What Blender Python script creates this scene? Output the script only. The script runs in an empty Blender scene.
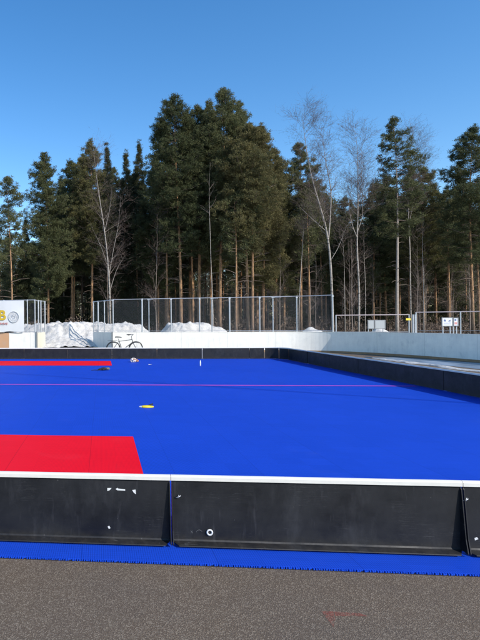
import bpy, bmesh, math, random
import numpy as np
from mathutils import Vector, Matrix, noise as mn

random.seed(7)
scene = bpy.context.scene
COL = scene.collection
R = math.radians
YAW = 0.103                       # the court is turned a little against the view axis
CY, SY = math.cos(YAW), math.sin(YAW)
F_PX, PX0, HY, ROLL, EYE = 520.0, 48.0, 323.2, 0.008, 1.604

def court(u, v, z=0.0):
    """court axes (u along the near boards, v across the court) -> world"""
    return Vector((u * CY + v * SY, -u * SY + v * CY, z))
def XP(px, Y):                    # lateral position of something seen at column px, Y metres out
    return (px - PX0) * Y / F_PX
def ZP(px, py, Y):
    return EYE + (HY - ROLL * (px - PX0) - py) * Y / F_PX

# ------------------------------------------------------------------ object helpers
def tag(o, label=None, cat=None, group=None, kind=None):
    if label: o['label'] = label
    if cat: o['category'] = cat
    if group: o['group'] = group
    if kind: o['kind'] = kind
    return o
def empty(name, label=None, cat=None, loc=(0, 0, 0), rz=0.0, group=None):
    o = bpy.data.objects.new(name, None); COL.objects.link(o)
    o.location = loc; o.rotation_euler = (0, 0, rz); o.empty_display_size = .2
    return tag(o, label, cat, group)
def mesh_obj(name, me, mat, parent=None, smooth=False):
    o = bpy.data.objects.new(name, me); COL.objects.link(o)
    if mat is not None:
        for m in (mat if isinstance(mat, (list, tuple)) else [mat]): me.materials.append(m)
    if smooth: me.polygons.foreach_set('use_smooth', [True] * len(me.polygons))
    if parent: o.parent = parent
    return o
def build(name, bm, mat, parent=None, smooth=False, bevel=0):
    if bevel:
        bmesh.ops.bevel(bm, geom=list(bm.edges), offset=bevel, segments=2, affect='EDGES', clamp_overlap=True)
    bmesh.ops.recalc_face_normals(bm, faces=bm.faces)
    me = bpy.data.meshes.new(name); bm.to_mesh(me); bm.free()
    return mesh_obj(name, me, mat, parent, smooth)
def raw(name, verts, faces, mat, parent=None, smooth=False):
    me = bpy.data.meshes.new(name); me.from_pydata([tuple(v) for v in verts], [], faces); me.update()
    return mesh_obj(name, me, mat, parent, smooth)

def add_box(bm, c, s, rot=None):
    m = Matrix.Translation(c)
    if rot is not None: m = m @ rot
    bmesh.ops.create_cube(bm, size=1, matrix=m @ Matrix.Diagonal((s[0], s[1], s[2], 1)))
def frame_of(d):
    d = d.normalized()
    a = Vector((0, 0, 1)) if abs(d.z) < .9 else Vector((1, 0, 0))
    x = d.cross(a).normalized(); y = d.cross(x).normalized()
    return x, y
def add_tube(bm, pts, r, n=8, caps=True):
    pts = [Vector(p) for p in pts]
    rs = r if isinstance(r, (list, tuple)) else [r] * len(pts)
    rings = []
    x = None
    for i, p in enumerate(pts):
        d = (pts[min(i + 1, len(pts) - 1)] - pts[max(i - 1, 0)])
        if d.length < 1e-9: d = Vector((0, 0, 1))
        d.normalize()
        if x is None: x, y = frame_of(d)
        else:
            x = (x - d * x.dot(d))
            x = x.normalized() if x.length > 1e-6 else frame_of(d)[0]
            y = d.cross(x)
        rings.append([bm.verts.new(p + (x * math.cos(t) + y * math.sin(t)) * rs[i]) for t in [2 * math.pi * k / n for k in range(n)]])
    for a, b in zip(rings, rings[1:]):
        for k in range(n): bm.faces.new((a[k], a[(k + 1) % n], b[(k + 1) % n], b[k]))
    if caps:
        bm.faces.new(rings[0][::-1]); bm.faces.new(rings[-1])
def add_torus(bm, c, r, t, axis='Y', n=36, m=8, a0=0, a1=2 * math.pi):
    full = abs(a1 - a0 - 2 * math.pi) < 1e-6
    rings = []
    cnt = n if full else n + 1
    for i in range(cnt):
        a = a0 + (a1 - a0) * i / n
        ring = []
        for j in range(m):
            b = 2 * math.pi * j / m
            rr = r + t * math.cos(b); w = t * math.sin(b)
            p = (rr * math.cos(a), w, rr * math.sin(a)) if axis == 'Y' else (rr * math.cos(a), rr * math.sin(a), w)
            ring.append(bm.verts.new(Vector(c) + Vector(p)))
        rings.append(ring)
    for i in range(cnt if full else cnt - 1):
        A, B = rings[i], rings[(i + 1) % cnt]
        for j in range(m): bm.faces.new((A[j], A[(j + 1) % m], B[(j + 1) % m], B[j]))
def prism(bm, prof, x0, x1):
    """profile of (y,z) points extruded along x"""
    a = [bm.verts.new((x0, y, z)) for y, z in prof]; b = [bm.verts.new((x1, y, z)) for y, z in prof]
    n = len(prof)
    for i in range(n): bm.faces.new((a[i], a[(i + 1) % n], b[(i + 1) % n], b[i]))
    bm.faces.new(a[::-1]); bm.faces.new(b)

# ------------------------------------------------------------------ materials
class NT:
    def __init__(s, name):
        s.m = bpy.data.materials.new(name); s.m.use_nodes = True
        s.t = s.m.node_tree; s.n = s.t.nodes; s.b = s.n['Principled BSDF']; s.out = s.n['Material Output']
    def new(s, ty, **kw):
        o = s.n.new(ty)
        for k, v in kw.items():
            if k.startswith('_'): setattr(o, k[1:], v)
            else: o.inputs[k.replace('_', ' ')].default_value = v
        return o
    def link(s, a, b): s.t.links.new(a, b)
    def math(s, op, a, b=None, c=None):
        o = s.n.new('ShaderNodeMath'); o.operation = op
        for i, v in enumerate((a, b, c)):
            if v is None: continue
            if isinstance(v, (int, float)): o.inputs[i].default_value = v
            else: s.link(v, o.inputs[i])
        return o.outputs[0]
    def mix(s, f, a, b):
        o = s.n.new('ShaderNodeMix'); o.data_type = 'RGBA'
        for i, v in ((0, f), (6, a), (7, b)):
            if isinstance(v, (int, float)): o.inputs[i].default_value = v
            elif isinstance(v, (tuple, list)): o.inputs[i].default_value = (*v[:3], 1)
            else: s.link(v, o.inputs[i])
        return o.outputs[2]
    def noise(s, vec, scale, detail=4, rough=.55):
        o = s.new('ShaderNodeTexNoise', Scale=scale, Detail=detail, Roughness=rough)
        if vec is not None: s.link(vec, o.inputs['Vector'])
        return o.outputs['Fac']
    def ramp(s, f, lo, hi):
        o = s.n.new('ShaderNodeMapRange'); o.inputs[1].default_value = lo; o.inputs[2].default_value = hi
        s.link(f, o.inputs[0]); return o.outputs[0]
    def coord(s, w='Object'): return s.n.new('ShaderNodeTexCoord').outputs[w]
    def pos(s): return s.n.new('ShaderNodeNewGeometry').outputs['Position']
    def scale(s, v, sc):
        o = s.n.new('ShaderNodeMapping'); o.inputs['Scale'].default_value = sc; s.link(v, o.inputs[0]); return o.outputs[0]
    def bump(s, h, strength=.3, dist=.01):
        o = s.new('ShaderNodeBump', Strength=strength, Distance=dist); s.link(h, o.inputs['Height']); s.link(o.outputs[0], s.b.inputs['Normal'])
    def color(s, c):
        if isinstance(c, (tuple, list)): s.b.inputs['Base Color'].default_value = (*c[:3], 1)
        else: s.link(c, s.b.inputs['Base Color'])
    def rough(s, r):
        if isinstance(r, (int, float)): s.b.inputs['Roughness'].default_value = r
        else: s.link(r, s.b.inputs['Roughness'])

def simple(name, col, rough=.6, metal=0, var=.25, scale=8, bump=0):
    n = NT(name); p = n.coord()
    f = n.noise(p, scale, 5)
    n.color(n.mix(f, tuple(c * (1 - var) for c in col), tuple(min(1, c * (1 + var)) for c in col)))
    n.rough(rough); n.b.inputs['Metallic'].default_value = metal
    if bump: n.bump(n.noise(p, scale * 4), .4, bump)
    return n.m

def court_frame(n):
    """world position turned into court u, v"""
    mp = n.n.new('ShaderNodeMapping'); mp.inputs['Rotation'].default_value = (0, 0, YAW)
    n.link(n.pos(), mp.inputs[0])
    sp = n.n.new('ShaderNodeSeparateXYZ'); n.link(mp.outputs[0], sp.inputs[0])
    return mp.outputs[0], sp.outputs[0], sp.outputs[1]

def tile_mat(name, c, ribs=.42):
    n = NT(name); vec, u, v = court_frame(n)
    def line(x, period, off, width):
        a = n.math('FRACT', n.math('DIVIDE', n.math('ADD', x, 300 * period - off), period))
        d = n.math('ABSOLUTE', n.math('SUBTRACT', a, .5))
        return n.math('GREATER_THAN', d, .5 - width / period / 2)
    seam = n.math('MAXIMUM', line(u, .30, .15, .006), n.math('MULTIPLY', line(v, .30, .0, .004), .6))
    strong = line(u, .90, .75, .009)
    seam = n.math('MAXIMUM', n.math('MULTIPLY', seam, .15), n.math('MULTIPLY', strong, .34))
    # fine ribs of the snap-together plastic tile
    rib = n.math('MULTIPLY', n.math('MAXIMUM', line(u, .015, 0, .0035), n.math('MULTIPLY', line(v, .030, 0, .003), .8)), ribs)
    tot = n.math('MAXIMUM', seam, rib)
    big = n.noise(vec, .35, 4); sm = n.noise(n.scale(vec, (1.2, 9, 1)), 2.2, 5)
    br = n.math('ADD', n.math('MULTIPLY', big, .35), n.math('MULTIPLY', sm, .34))
    # every tile a touch different
    wn = n.n.new('ShaderNodeTexWhiteNoise'); wn.noise_dimensions = '2D'
    sn = n.n.new('ShaderNodeVectorMath'); sn.operation = 'SNAP'; sn.inputs[1].default_value = (.3, .3, 100)
    ad = n.n.new('ShaderNodeVectorMath'); ad.operation = 'ADD'; ad.inputs[1].default_value = (.15, 0, 0)
    n.link(vec, ad.inputs[0]); n.link(ad.outputs[0], sn.inputs[0]); n.link(sn.outputs[0], wn.inputs['Vector'])
    br = n.math('ADD', br, n.math('MULTIPLY', wn.outputs['Value'], .10))
    base = n.mix(n.ramp(br, .15, .60), tuple(x * .86 for x in c), tuple(min(.95, x * 1.1 + .004) for x in c))
    col = n.mix(tot, base, tuple(x * .22 for x in c))
    # dust
    dust = n.ramp(n.noise(vec, 1.1, 8, .7), .58, .85)
    col = n.mix(n.math('MULTIPLY', dust, .035), col, (.5, .5, .52))
    n.color(col); n.rough(.55); n.b.inputs['Specular IOR Level'].default_value = .10
    n.bump(n.math('SUBTRACT', 1, tot), .25, .003)
    return n.m

def asphalt_mat():
    n = NT('asphalt'); p = n.pos()
    vo = n.new('ShaderNodeTexVoronoi', Scale=165); n.link(p, vo.inputs['Vector'])
    vc = n.n.new('ShaderNodeSeparateColor'); n.link(vo.outputs['Color'], vc.inputs[0])
    st = n.ramp(vc.outputs[0], .35, 1.0)
    fine = n.noise(p, 260, 3, .7)
    base = n.mix(n.ramp(fine, .3, .7), (.046, .029, .016), (.195, .132, .078))
    col = n.mix(n.math('MULTIPLY', n.math('POWER', st, 2), .7), base, (.36, .285, .20))
    big = n.noise(p, .9, 5, .6)
    col = n.mix(n.ramp(big, .3, .7), col, n.mix(.30, col, (.06, .055, .055)))
    dark = n.ramp(n.noise(p, 5, 6, .7), .60, .80)
    col = n.mix(n.math('MULTIPLY', dark, .25), col, (.05, .04, .03))
    wet = n.ramp(n.noise(n.scale(p, (.5, .5, .5)), .8, 5), .48, .6)
    n.color(col); n.rough(.88)
    n.bump(n.math('ADD', vo.outputs['Distance'], n.math('MULTIPLY', fine, .4)), 1.0, .0022)
    return n.m

def forest_floor_mat():
    n = NT('forest_floor'); p = n.pos()
    a = n.ramp(n.noise(p, .18, 6, .65), .50, .56)
    b = n.noise(p, 3, 6)
    soil = n.mix(b, (.03, .022, .014), (.13, .10, .06))
    sn = n.mix(n.noise(p, 6, 5), (.62, .64, .68), (.8, .8, .82))
    n.color(n.mix(a, soil, sn)); n.rough(.9); n.bump(b, .8, .05)
    return n.m

def snow_mat(dirt=.5):
    n = NT('snow'); p = n.pos()
    d = n.ramp(n.noise(p, 1.6, 8, .75), .42, .72)
    d2 = n.ramp(n.noise(p, 14, 4, .8), .55, .75)
    col = n.mix(n.math('MULTIPLY', n.math('ADD', n.math('MULTIPLY', d, .5), n.math('MULTIPLY', d2, .5)), dirt), (.69, .65, .59), (.20, .16, .115))
    n.color(col); n.rough(.8); n.bump(n.noise(p, 5, 7, .7), .9, .12)
    return n.m

def black_board_mat():
    n = NT('black_board_plastic'); p = n.coord()
    oi = n.n.new('ShaderNodeObjectInfo'); ad = n.n.new('ShaderNodeVectorMath'); ad.operation = 'ADD'
    mu = n.math('MULTIPLY', oi.outputs['Random'], 40); cb = n.n.new('ShaderNodeCombineXYZ'); n.link(mu, cb.inputs[0])
    n.link(p, ad.inputs[0]); n.link(cb.outputs[0], ad.inputs[1]); q = ad.outputs[0]
    a = n.ramp(n.noise(q, 3.2, 8, .7), .35, .75)
    s = n.ramp(n.noise(n.scale(q, (2, 2, 14)), 3, 6, .7), .60, .82)
    v = n.ramp(n.noise(n.scale(q, (9, 2, 1.4)), 2.5, 5, .6), .60, .80)
    fl = n.ramp(n.noise(q, 60, 2, .5), .74, .78)
    col = n.mix(a, (.0050, .0055, .0075), (.0130, .0134, .0155))
    col = n.mix(n.math('MULTIPLY', s, .13), col, (.10, .096, .092))
    col = n.mix(n.math('MULTIPLY', v, .22), col, (.12, .12, .13))
    col = n.mix(n.math('MULTIPLY', fl, .5), col, (.2, .2, .19))
    sp = n.n.new('ShaderNodeSeparateXYZ'); n.link(p, sp.inputs[0])
    low = n.math('MULTIPLY', n.math('SUBTRACT', 1, n.ramp(sp.outputs[2], .02, .10)), n.ramp(n.noise(q, 14, 6, .7), .35, .7))
    col = n.mix(n.math('MULTIPLY', low, .20), col, (.12, .10, .075))
    v2 = n.ramp(n.noise(n.scale(q, (2.0, 1, .7)), 2.2, 6, .68), .54, .74)
    col = n.mix(n.math('MULTIPLY', v2, .20), col, (.09, .092, .10))
    wv = n.n.new('ShaderNodeTexNoise'); wv.inputs['Scale'].default_value = 5; wv.inputs['Detail'].default_value = 2
    n.link(n.scale(q, (.6, 1, 30)), wv.inputs['Vector'])
    scr = n.math('MULTIPLY', n.math('LESS_THAN', n.math('ABSOLUTE', n.math('SUBTRACT', wv.outputs['Fac'], .5)), .006), n.ramp(n.noise(q, 4, 3), .52, .7))
    col = n.mix(n.math('MULTIPLY', scr, .35), col, (.16, .16, .16))
    n.color(col); n.rough(n.ramp(a, -1.2, 1.6)); n.b.inputs['Roughness'].default_value = .55
    n.b.inputs['Specular IOR Level'].default_value = .35
    n.bump(n.noise(q, 25, 4), .12, .004)
    return n.m

def rink_wall_mat(name='rink_wall_white', base=(.93, .885, .80)):
    n = NT(name); uv = n.coord('UV')
    sp = n.n.new('ShaderNodeSeparateXYZ'); n.link(uv, sp.inputs[0])
    fr = n.math('FRACT', n.math('DIVIDE', n.math('ADD', sp.outputs[0], 1.1), 2.4))
    seam = n.math('LESS_THAN', fr, .007)
    st = n.ramp(n.noise(n.scale(uv, (3.5, .5, 1)), 1.6, 7, .65), .42, .74)
    gr = n.ramp(n.noise(uv, 2.4, 8, .7), .48, .70)
    drip = n.ramp(n.noise(n.scale(uv, (14, 1.1, 1)), 1, 4, .6), .56, .76)
    col = n.mix(n.math('MULTIPLY', st, .16), base, (.38, .35, .31))
    col = n.mix(n.math('MULTIPLY', gr, .18), col, (.42, .42, .43))
    col = n.mix(n.math('MULTIPLY', drip, .16), col, (.30, .28, .26))
    su = n.ramp(sp.outputs[0], 10.0, 13.0)
    sm = n.ramp(n.noise(n.scale(uv, (1.0, 1.6, 1)), 1.3, 6, .62), .40, .62)
    col = n.mix(n.math('MULTIPLY', n.math('MULTIPLY', sm, su), .18), col, (.45, .45, .47))
    blot = n.ramp(n.noise(n.scale(uv, (1.4, .8, 1)), 3.1, 3, .5), .60, .66)
    col = n.mix(n.math('MULTIPLY', n.math('MULTIPLY', blot, su), .14), col, (.22, .22, .24))
    col = n.mix(n.math('MULTIPLY', seam, .35), col, (.12, .11, .1))
    n.color(col); n.rough(.45)
    return n.m

def needle_mat(name, a, b):
    n = NT(name); p = n.coord()
    oi = n.n.new('ShaderNodeObjectInfo')
    f = n.ramp(n.noise(p, 1.1, 4, .6), .3, .7)
    col = n.mix(f, a, b)
    f2 = n.ramp(n.noise(p, 7, 2), .35, .7)
    col = n.mix(n.math('MULTIPLY', f2, .5), col, (.085, .062, .040))
    hs = n.n.new('ShaderNodeHueSaturation'); n.link(col, hs.inputs['Color'])
    n.link(n.math('ADD', n.math('MULTIPLY', oi.outputs['Random'], .45), .78), hs.inputs['Value'])
    n.link(n.math('ADD', n.math('MULTIPLY', oi.outputs['Random'], -.03), .515), hs.inputs['Hue'])
    n.color(hs.outputs[0]); n.rough(.75); n.b.inputs['Specular IOR Level'].default_value = .2
    tr = n.new('ShaderNodeBsdfTranslucent'); n.link(hs.outputs[0], tr.inputs[0])
    mx = n.new('ShaderNodeMixShader', Fac=.28); n.link(n.b.outputs[0], mx.inputs[1]); n.link(tr.outputs[0], mx.inputs[2])
    n.link(mx.outputs[0], n.out.inputs[0])
    return n.m

def pine_bark():
    n = NT('pine_bark'); p = n.coord()
    sp = n.n.new('ShaderNodeSeparateXYZ'); n.link(p, sp.inputs[0])
    h = n.ramp(n.math('ADD', sp.outputs[2], n.math('MULTIPLY', n.noise(p, 1.3, 4), 3)), 1.5, 6)
    c = n.noise(n.scale(p, (1, 1, .25)), 11, 6, .7)
    c = n.ramp(c, .3, .7)
    lo = n.mix(c, (.022, .017, .014), (.23, .175, .135))
    hi = n.mix(c, (.055, .030, .018), (.60, .34, .165))
    n.color(n.mix(h, lo, hi)); n.rough(.9); n.bump(c, .9, .03)
    return n.m
def birch_bark():
    n = NT('birch_bark'); p = n.coord()
    sp = n.n.new('ShaderNodeSeparateXYZ'); n.link(p, sp.inputs[0])
    m = n.ramp(n.noise(n.scale(p, (1, 1, 3.2)), 3.2, 5, .65), .56, .64)
    low = n.math('SUBTRACT', 1, n.ramp(sp.outputs[2], .2, 2.2))
    col = n.mix(n.noise(p, 4), (.19, .16, .13), (.42, .37, .315))
    col = n.mix(n.math('MAXIMUM', m, n.math('MULTIPLY', low, .6)), col, (.05, .043, .038))
    n.color(col); n.rough(.8)
    return n.m

M = {}
M['blue'] = tile_mat('blue_court_tile', (.008, .064, .53))
M['red'] = tile_mat('red_court_tile', (.97, .001, .014), .16)
M['pink'] = simple('pink_line_paint', (.50, .07, .50), .55, var=.2, scale=3)
M['asphalt'] = asphalt_mat()
M['forest'] = forest_floor_mat()
M['snow'] = snow_mat(.9)
M['snow_clean'] = snow_mat(.25)
M['black'] = black_board_mat()
M['white_cap'] = simple('white_plastic_rail', (.66, .635, .575), .45, var=.12, scale=12)
M['wall'] = rink_wall_mat()
M['wall_cream'] = rink_wall_mat('rink_wall_cream', (.74, .68, .52))
M['wall_tan'] = rink_wall_mat('rink_wall_tan', (.60, .33, .17))
M['kick'] = simple('brown_kick_board', (.34, .20, .10), .6, var=.5, scale=2.5)
M['galv'] = simple('galvanised_steel', (.50, .51, .52), .45, .55, var=.2, scale=9)
M['galv_dark'] = simple('dull_steel', (.22, .23, .24), .5, .5, var=.2, scale=9)
M['needle_dark'] = needle_mat('pine_needles_dark', (.062, .082, .034), (.140, .150, .058))
M['needle_olive'] = needle_mat('pine_needles_olive', (.092, .096, .034), (.185, .170, .062))
M['needle_spruce'] = needle_mat('spruce_needles', (.046, .062, .032), (.100, .112, .050))
M['far_wood'] = needle_mat('far_wood_brown', (.085, .075, .045), (.17, .145, .095))
M['pbark'] = pine_bark()
M['bbark'] = birch_bark()
M['pale_bark'] = simple('pale_lichen_bark', (.30, .25, .21), .85, var=.7, scale=9)
M['twig'] = simple('birch_twigs', (.12, .085, .068), .8, var=.3, scale=2)
M['dry_twig'] = simple('dry_branches', (.16, .115, .085), .85, var=.4, scale=2)
M['banner'] = simple('white_banner_cloth', (.72, .72, .71), .7, var=.06, scale=2)
M['yellow'] = simple('yellow_print', (.62, .42, .03), .6, var=.1)
M['red_print'] = simple('faded_red_print', (.55, .25, .22), .6, var=.1)
M['grey_print'] = simple('grey_print', (.48, .49, .50), .6, var=.1)
M['blue_print'] = simple('blue_print', (.08, .12, .25), .6, var=.1)
M['rubber'] = simple('black_rubber', (.015, .015, .016), .7, var=.2)
M['bike_paint'] = simple('dark_bike_paint', (.035, .036, .04), .35, var=.1)
M['chrome'] = simple('worn_chrome', (.45, .45, .46), .3, .9, var=.1)
M['white_cloth'] = simple('white_cloth', (.60, .53, .49), .8, var=.12, scale=14, bump=.01)
M['tan_cloth'] = simple('tan_cloth', (.45, .22, .12), .8, var=.2)
M['yellow_plastic'] = simple('yellow_plastic', (.80, .60, .03), .35, var=.06)
M['white_plastic'] = simple('white_plastic', (.80, .80, .78), .35, var=.05)
M['dark_cloth'] = simple('dark_cloth', (.02, .02, .02), .8, var=.4, scale=20, bump=.01)
M['olive_cloth'] = simple('olive_cloth', (.20, .18, .12), .8, var=.4, scale=20, bump=.01)
M['sign_white'] = simple('white_sign_face', (.60, .61, .63), .5, var=.05)
M['sign_pale'] = simple('weathered_sign_face', (.34, .36, .36), .6, var=.12, scale=3)
M['yellow_sign'] = simple('yellow_sign_face', (.75, .55, .04), .5, var=.1)
M['scuff'] = simple('scuffed_tape', (.62, .62, .60), .7, var=.15, scale=40)

def spray_mat():
    n = NT('faded_red_spray'); p = n.pos()
    f = n.noise(p, 90, 5, .8); g = n.noise(p, 9, 3)
    n.color((.42, .055, .035)); n.rough(.9)
    tr = n.n.new('ShaderNodeBsdfTransparent')
    mx = n.n.new('ShaderNodeMixShader')
    n.link(n.math('MULTIPLY', n.ramp(n.math('ADD', f, n.math('MULTIPLY', g, .35)), .58, .82), .42), mx.inputs[0])
    n.link(tr.outputs[0], mx.inputs[1]); n.link(n.b.outputs[0], mx.inputs[2]); n.link(mx.outputs[0], n.out.inputs[0])
    return n.m
M['spray'] = spray_mat()

# ------------------------------------------------------------------ ground, court
def poly_sheet(name, pts, z, mat):
    bm = bmesh.new(); bm.faces.new([bm.verts.new((p[0], p[1], z)) for p in pts])
    o = build(name, bm, mat); tag(o, kind='structure'); return o
S = 600
bm = bmesh.new(); NG = 60
gv = [[bm.verts.new((-S + 2 * S * i / NG, -S + 2 * S * j / NG, 0)) for j in range(NG + 1)] for i in range(NG + 1)]
for i in range(NG):
    for j in range(NG): bm.faces.new((gv[i][j], gv[i + 1][j], gv[i + 1][j + 1], gv[i][j + 1]))
tag(build('ground', bm, M['forest']), kind='structure')

wall_path = [(3.65, 29.2), (8, 28.2), (12, 27.25), (13.3, 26.8), (14.2, 26.15), (14.9, 25.2), (15.4, 24.0), (15.8, 22.2),
             (16.1, 19.5), (16.2, 17), (15.9, 14.5), (15, 8), (13.8, 0), (12.6, -8)]
def catmull(P, n=6):
    out = []
    for i in range(len(P) - 1):
        p0 = Vector(P[max(i - 1, 0)]); p1 = Vector(P[i]); p2 = Vector(P[i + 1]); p3 = Vector(P[min(i + 2, len(P) - 1)])
        for k in range(n):
            t = k / n
            out.append(.5 * ((2 * p1) + (p2 - p0) * t + (2 * p0 - 5 * p1 + 4 * p2 - p3) * t * t + (3 * p1 - p0 - 3 * p2 + p3) * t ** 3))
    out.append(Vector(P[-1])); return out
WP = catmull(wall_path)
left_path = [(-14, 33.3), (-.72, 29.9)]
poly_sheet('asphalt', [(-14, 33.3), (-.72, 29.9), (-.2, 31.8), (2.73, 31.4), (3.65, 29.2)] + [tuple(p) for p in WP[1:]] + [(12.6, -14), (-40, -14), (-40, 38)], .004, M['asphalt'])

VN, VF, UR, UL = 3.79, 22.9, 7.6, -30.0
SEG, J0 = 1.94, 0.48
# blue snap-together tile floor, with its toothed front edge
bm = bmesh.new()
z0, z1 = .006, .018
def uvbox(bm, u0, u1, v0, v1, z0, z1):
    vs = [bm.verts.new(court(u, v, z)) for z in (z0, z1) for u, v in ((u0, v0), (u1, v0), (u1, v1), (u0, v1))]
    for f in ((0, 1, 2, 3), (4, 5, 6, 7), (0, 1, 5, 4), (1, 2, 6, 5), (2, 3, 7, 6), (3, 0, 4, 7)): bm.faces.new([vs[i] for i in f])
uvbox(bm, UL, UR + .5, 3.505, VF + .4, z0, z1)
court_obj = tag(build('court_floor', bm, M['blue']), kind='structure')
bm = bmesh.new()
u = -3.0
k = 0
while u < 5.4:
    w = .0085 + .004 * (k % 3 == 0)
    if k % 20 != 19:
        uvbox(bm, u, u + w, 3.493 + .002 * math.sin(k * 2.3), 3.504, .0065, .0155)
    u += .0155; k += 1
build('edge_loops', bm, M['blue'], court_obj)
bm = bmesh.new(); uvbox(bm, -3.0, 5.4, 3.4885, 3.5045, .0045, .0058)
build('edge_underside', bm, M['rubber'], court_obj)

def uvsheet(name, u0, u1, v0, v1, z, mat, rnd=0):
    bm = bmesh.new()
    pts = [(u0, v0), (u1, v0), (u1, v1), (u0, v1)]
    bm.faces.new([bm.verts.new(court(a, b, z)) for a, b in pts])
    return tag(build(name, bm, mat), kind='structure')
uvsheet('red_court_zone', -5.6, .42, 3.9, 7.30, .022, M['red'])
uvsheet('red_court_zone', -5.6, .36, 19.35, 21.65, .022, M['red'])
uvsheet('court_line', UL + .3, UR - .1, 13.28, 13.42, .022, M['pink'])
# faded red spray mark on the asphalt
bm = bmesh.new()
def mark(bm, pts):
    bm.faces.new([bm.verts.new((x, y, .009)) for x, y in pts])
def ground_at(px, py):
    d = py - (HY - ROLL * (px - PX0)); Y = EYE * F_PX / d; return ((px - PX0) * Y / F_PX, Y)
mark(bm, [ground_at(*q) for q in ((319, 613), (331, 613), (333, 621), (331, 629), (326, 622))])
mark(bm, [ground_at(*q) for q in ((332, 613), (358, 615), (366, 618), (333, 617.5))])
tag(build('spray_mark', bm, M['spray']), kind='structure')

# ------------------------------------------------------------------ floorball rink boards
def board_parts(root, L, detail=False, gusset=True, jig=0):
    """local x along the board, y outwards, z up"""
    t = .012
    prof = [(-t, .018), (-t, .462), (0, .462), (0, .044), (.007, .034), (.066, .024), (.068, .018)]
    bm = bmesh.new()
    # foot mitred at both ends
    e = .006
    a = []; b = []
    for y, z in prof:
        cut = max(0, y - .012) * .75
        a.append(bm.verts.new((e + cut, y, z))); b.append(bm.verts.new((L - e - cut, y, z)))
    n = len(prof)
    for i in range(n): bm.faces.new((a[i], a[(i + 1) % n], b[(i + 1) % n], b[i]))
    bm.faces.new(a[::-1]); bm.faces.new(b)
    build('panel', bm, M['black'], root)
    bm = bmesh.new()
    cap = [(-.026, .463), (-.026, .487), (-.019, .497), (-.006, .5005), (.006, .497), (.014, .487), (.014, .463)]
    prism(bm, cap, .002, L - .002)
    build('top_rail', bm, M['white_cap'], root)
    if gusset:
        for s in (0, 1):
            bm = bmesh.new()
            x = .005 if s == 0 else L - .011
            pts = [(.0005, .455), (.012, .44), (.030, .30), (.052, .12), (.074, .035), (.072, .026), (.0005, .04)]
            prism(bm, pts, x, x + .006)
            build('end_gusset', bm, M['black'], root)
    return root
def board(u0, v0, u1, v1, out, label, group=None, z=.014, **kw):
    """out = +1: outward is to the left of the direction of travel"""
    A, B = court(u0, v0, z), court(u1, v1, z)
    if out < 0: pass
    d = B - A
    root = empty('rink_board', label, 'rink board', A, math.atan2(d.y, d.x), group)
    if out < 0: root.scale = (1, 1, 1)
    board_parts(root, d.length, **kw)
    return root
# near side: outwards is towards the camera (-v): travel from right to left gives +y = -v
G1 = 'black rink boards round the court'
near = {-3: 'black rink board in the near row, fully left of the one beside the red zone',
        -2: 'black rink board in the near row, partly past the left end of the red zone',
        -1: 'near black rink board before the red zone, with torn white sticker scraps',
        0: 'long near black rink board with a white ring fitting low on it',
        1: 'near black rink board just right of the ring fitting board, only its start showing',
        2: 'near black rink board at the far right end of the near row'}
near_roots = {}
# slight hand-laid kinks in the row
def vnear(u): return 3.785 + .012 * (u - .5) * .5
for k in range(-3, 3):
    u0, u1 = J0 + SEG * k, J0 + SEG * (k + 1)
    near_roots[k] = board(u1, vnear(u1), u0, vnear(u0), 1, near[k], G1)
u_end = J0 + SEG * 3
board(UR - .02, vnear(u_end) + .02, u_end, vnear(u_end), 1, 'short near black rink board closing the near right corner', G1)

# stickers, ring, hooks on the near boards (local x runs right to left)
def local_on(root_k, px, z):
    """point on the outer face of near board k under image column px, height z"""
    u0 = J0 + SEG * (root_k + 1)
    Y = 3.7
    for _ in range(6):
        X = (px - PX0) * Y / F_PX
        uu = X * CY - Y * SY
        P = court(uu, vnear(uu)); Y = P.y
    return u0 - uu
def zof(px, py):
    Y = 3.7
    for _ in range(6):
        X = (px - PX0) * Y / F_PX; uu = X * CY - Y * SY; Y = court(uu, vnear(uu)).y
    return EYE + (HY - ROLL * (px - PX0) - py) * Y / F_PX - .014
def patch(root_k, pts, name, mat, y=.0025):
    bm = bmesh.new()
    vs = [bm.verts.new((local_on(root_k, px, 0), y, zof(px, py))) for px, py in pts]
    f = bm.faces.new(vs)
    r = bmesh.ops.extrude_face_region(bm, geom=[f])
    for v in [g for g in r['geom'] if isinstance(g, bmesh.types.BMVert)]: v.co.y = .0006
    return build(name, bm, mat, near_roots[root_k])
patch(-1, [(106, 488), (110.2, 488), (108.5, 490), (106, 491)], 'sticker_scrap', M['scuff'])
patch(-1, [(114.2, 489), (116, 487.8), (117, 488.6), (123.8, 489.2), (123.8, 490.6), (116, 490.2)], 'sticker_scrap', M['scuff'])
patch(-1, [(130.8, 490), (134.2, 489.6), (134.6, 494.2), (132.4, 492.6)], 'sticker_scrap', M['scuff'])
patch(-1, [(106, 526.5), (107.6, 525.6), (108.8, 528), (107.2, 528.8)], 'paint_chip', M['scuff'])
for x, y, w in ((6, 539, 3), (25, 539.6, 2.5), (60, 539.8, 4), (115.5, 542, 2)):
    patch(-1, [(x, y), (x + w * .5, y - .9), (x + w, y + .1), (x + w * .4, y + .7)], 'paint_chip', M['scuff'])
for x, y, w in ((218, 550.5, 3), (290, 546.8, 5), (286, 547.2, 2)):
    patch(0, [(x, y), (x + w * .5, y - .7), (x + w, y + .3), (x + w * .4, y + .6)], 'paint_chip', M['scuff'])
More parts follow.
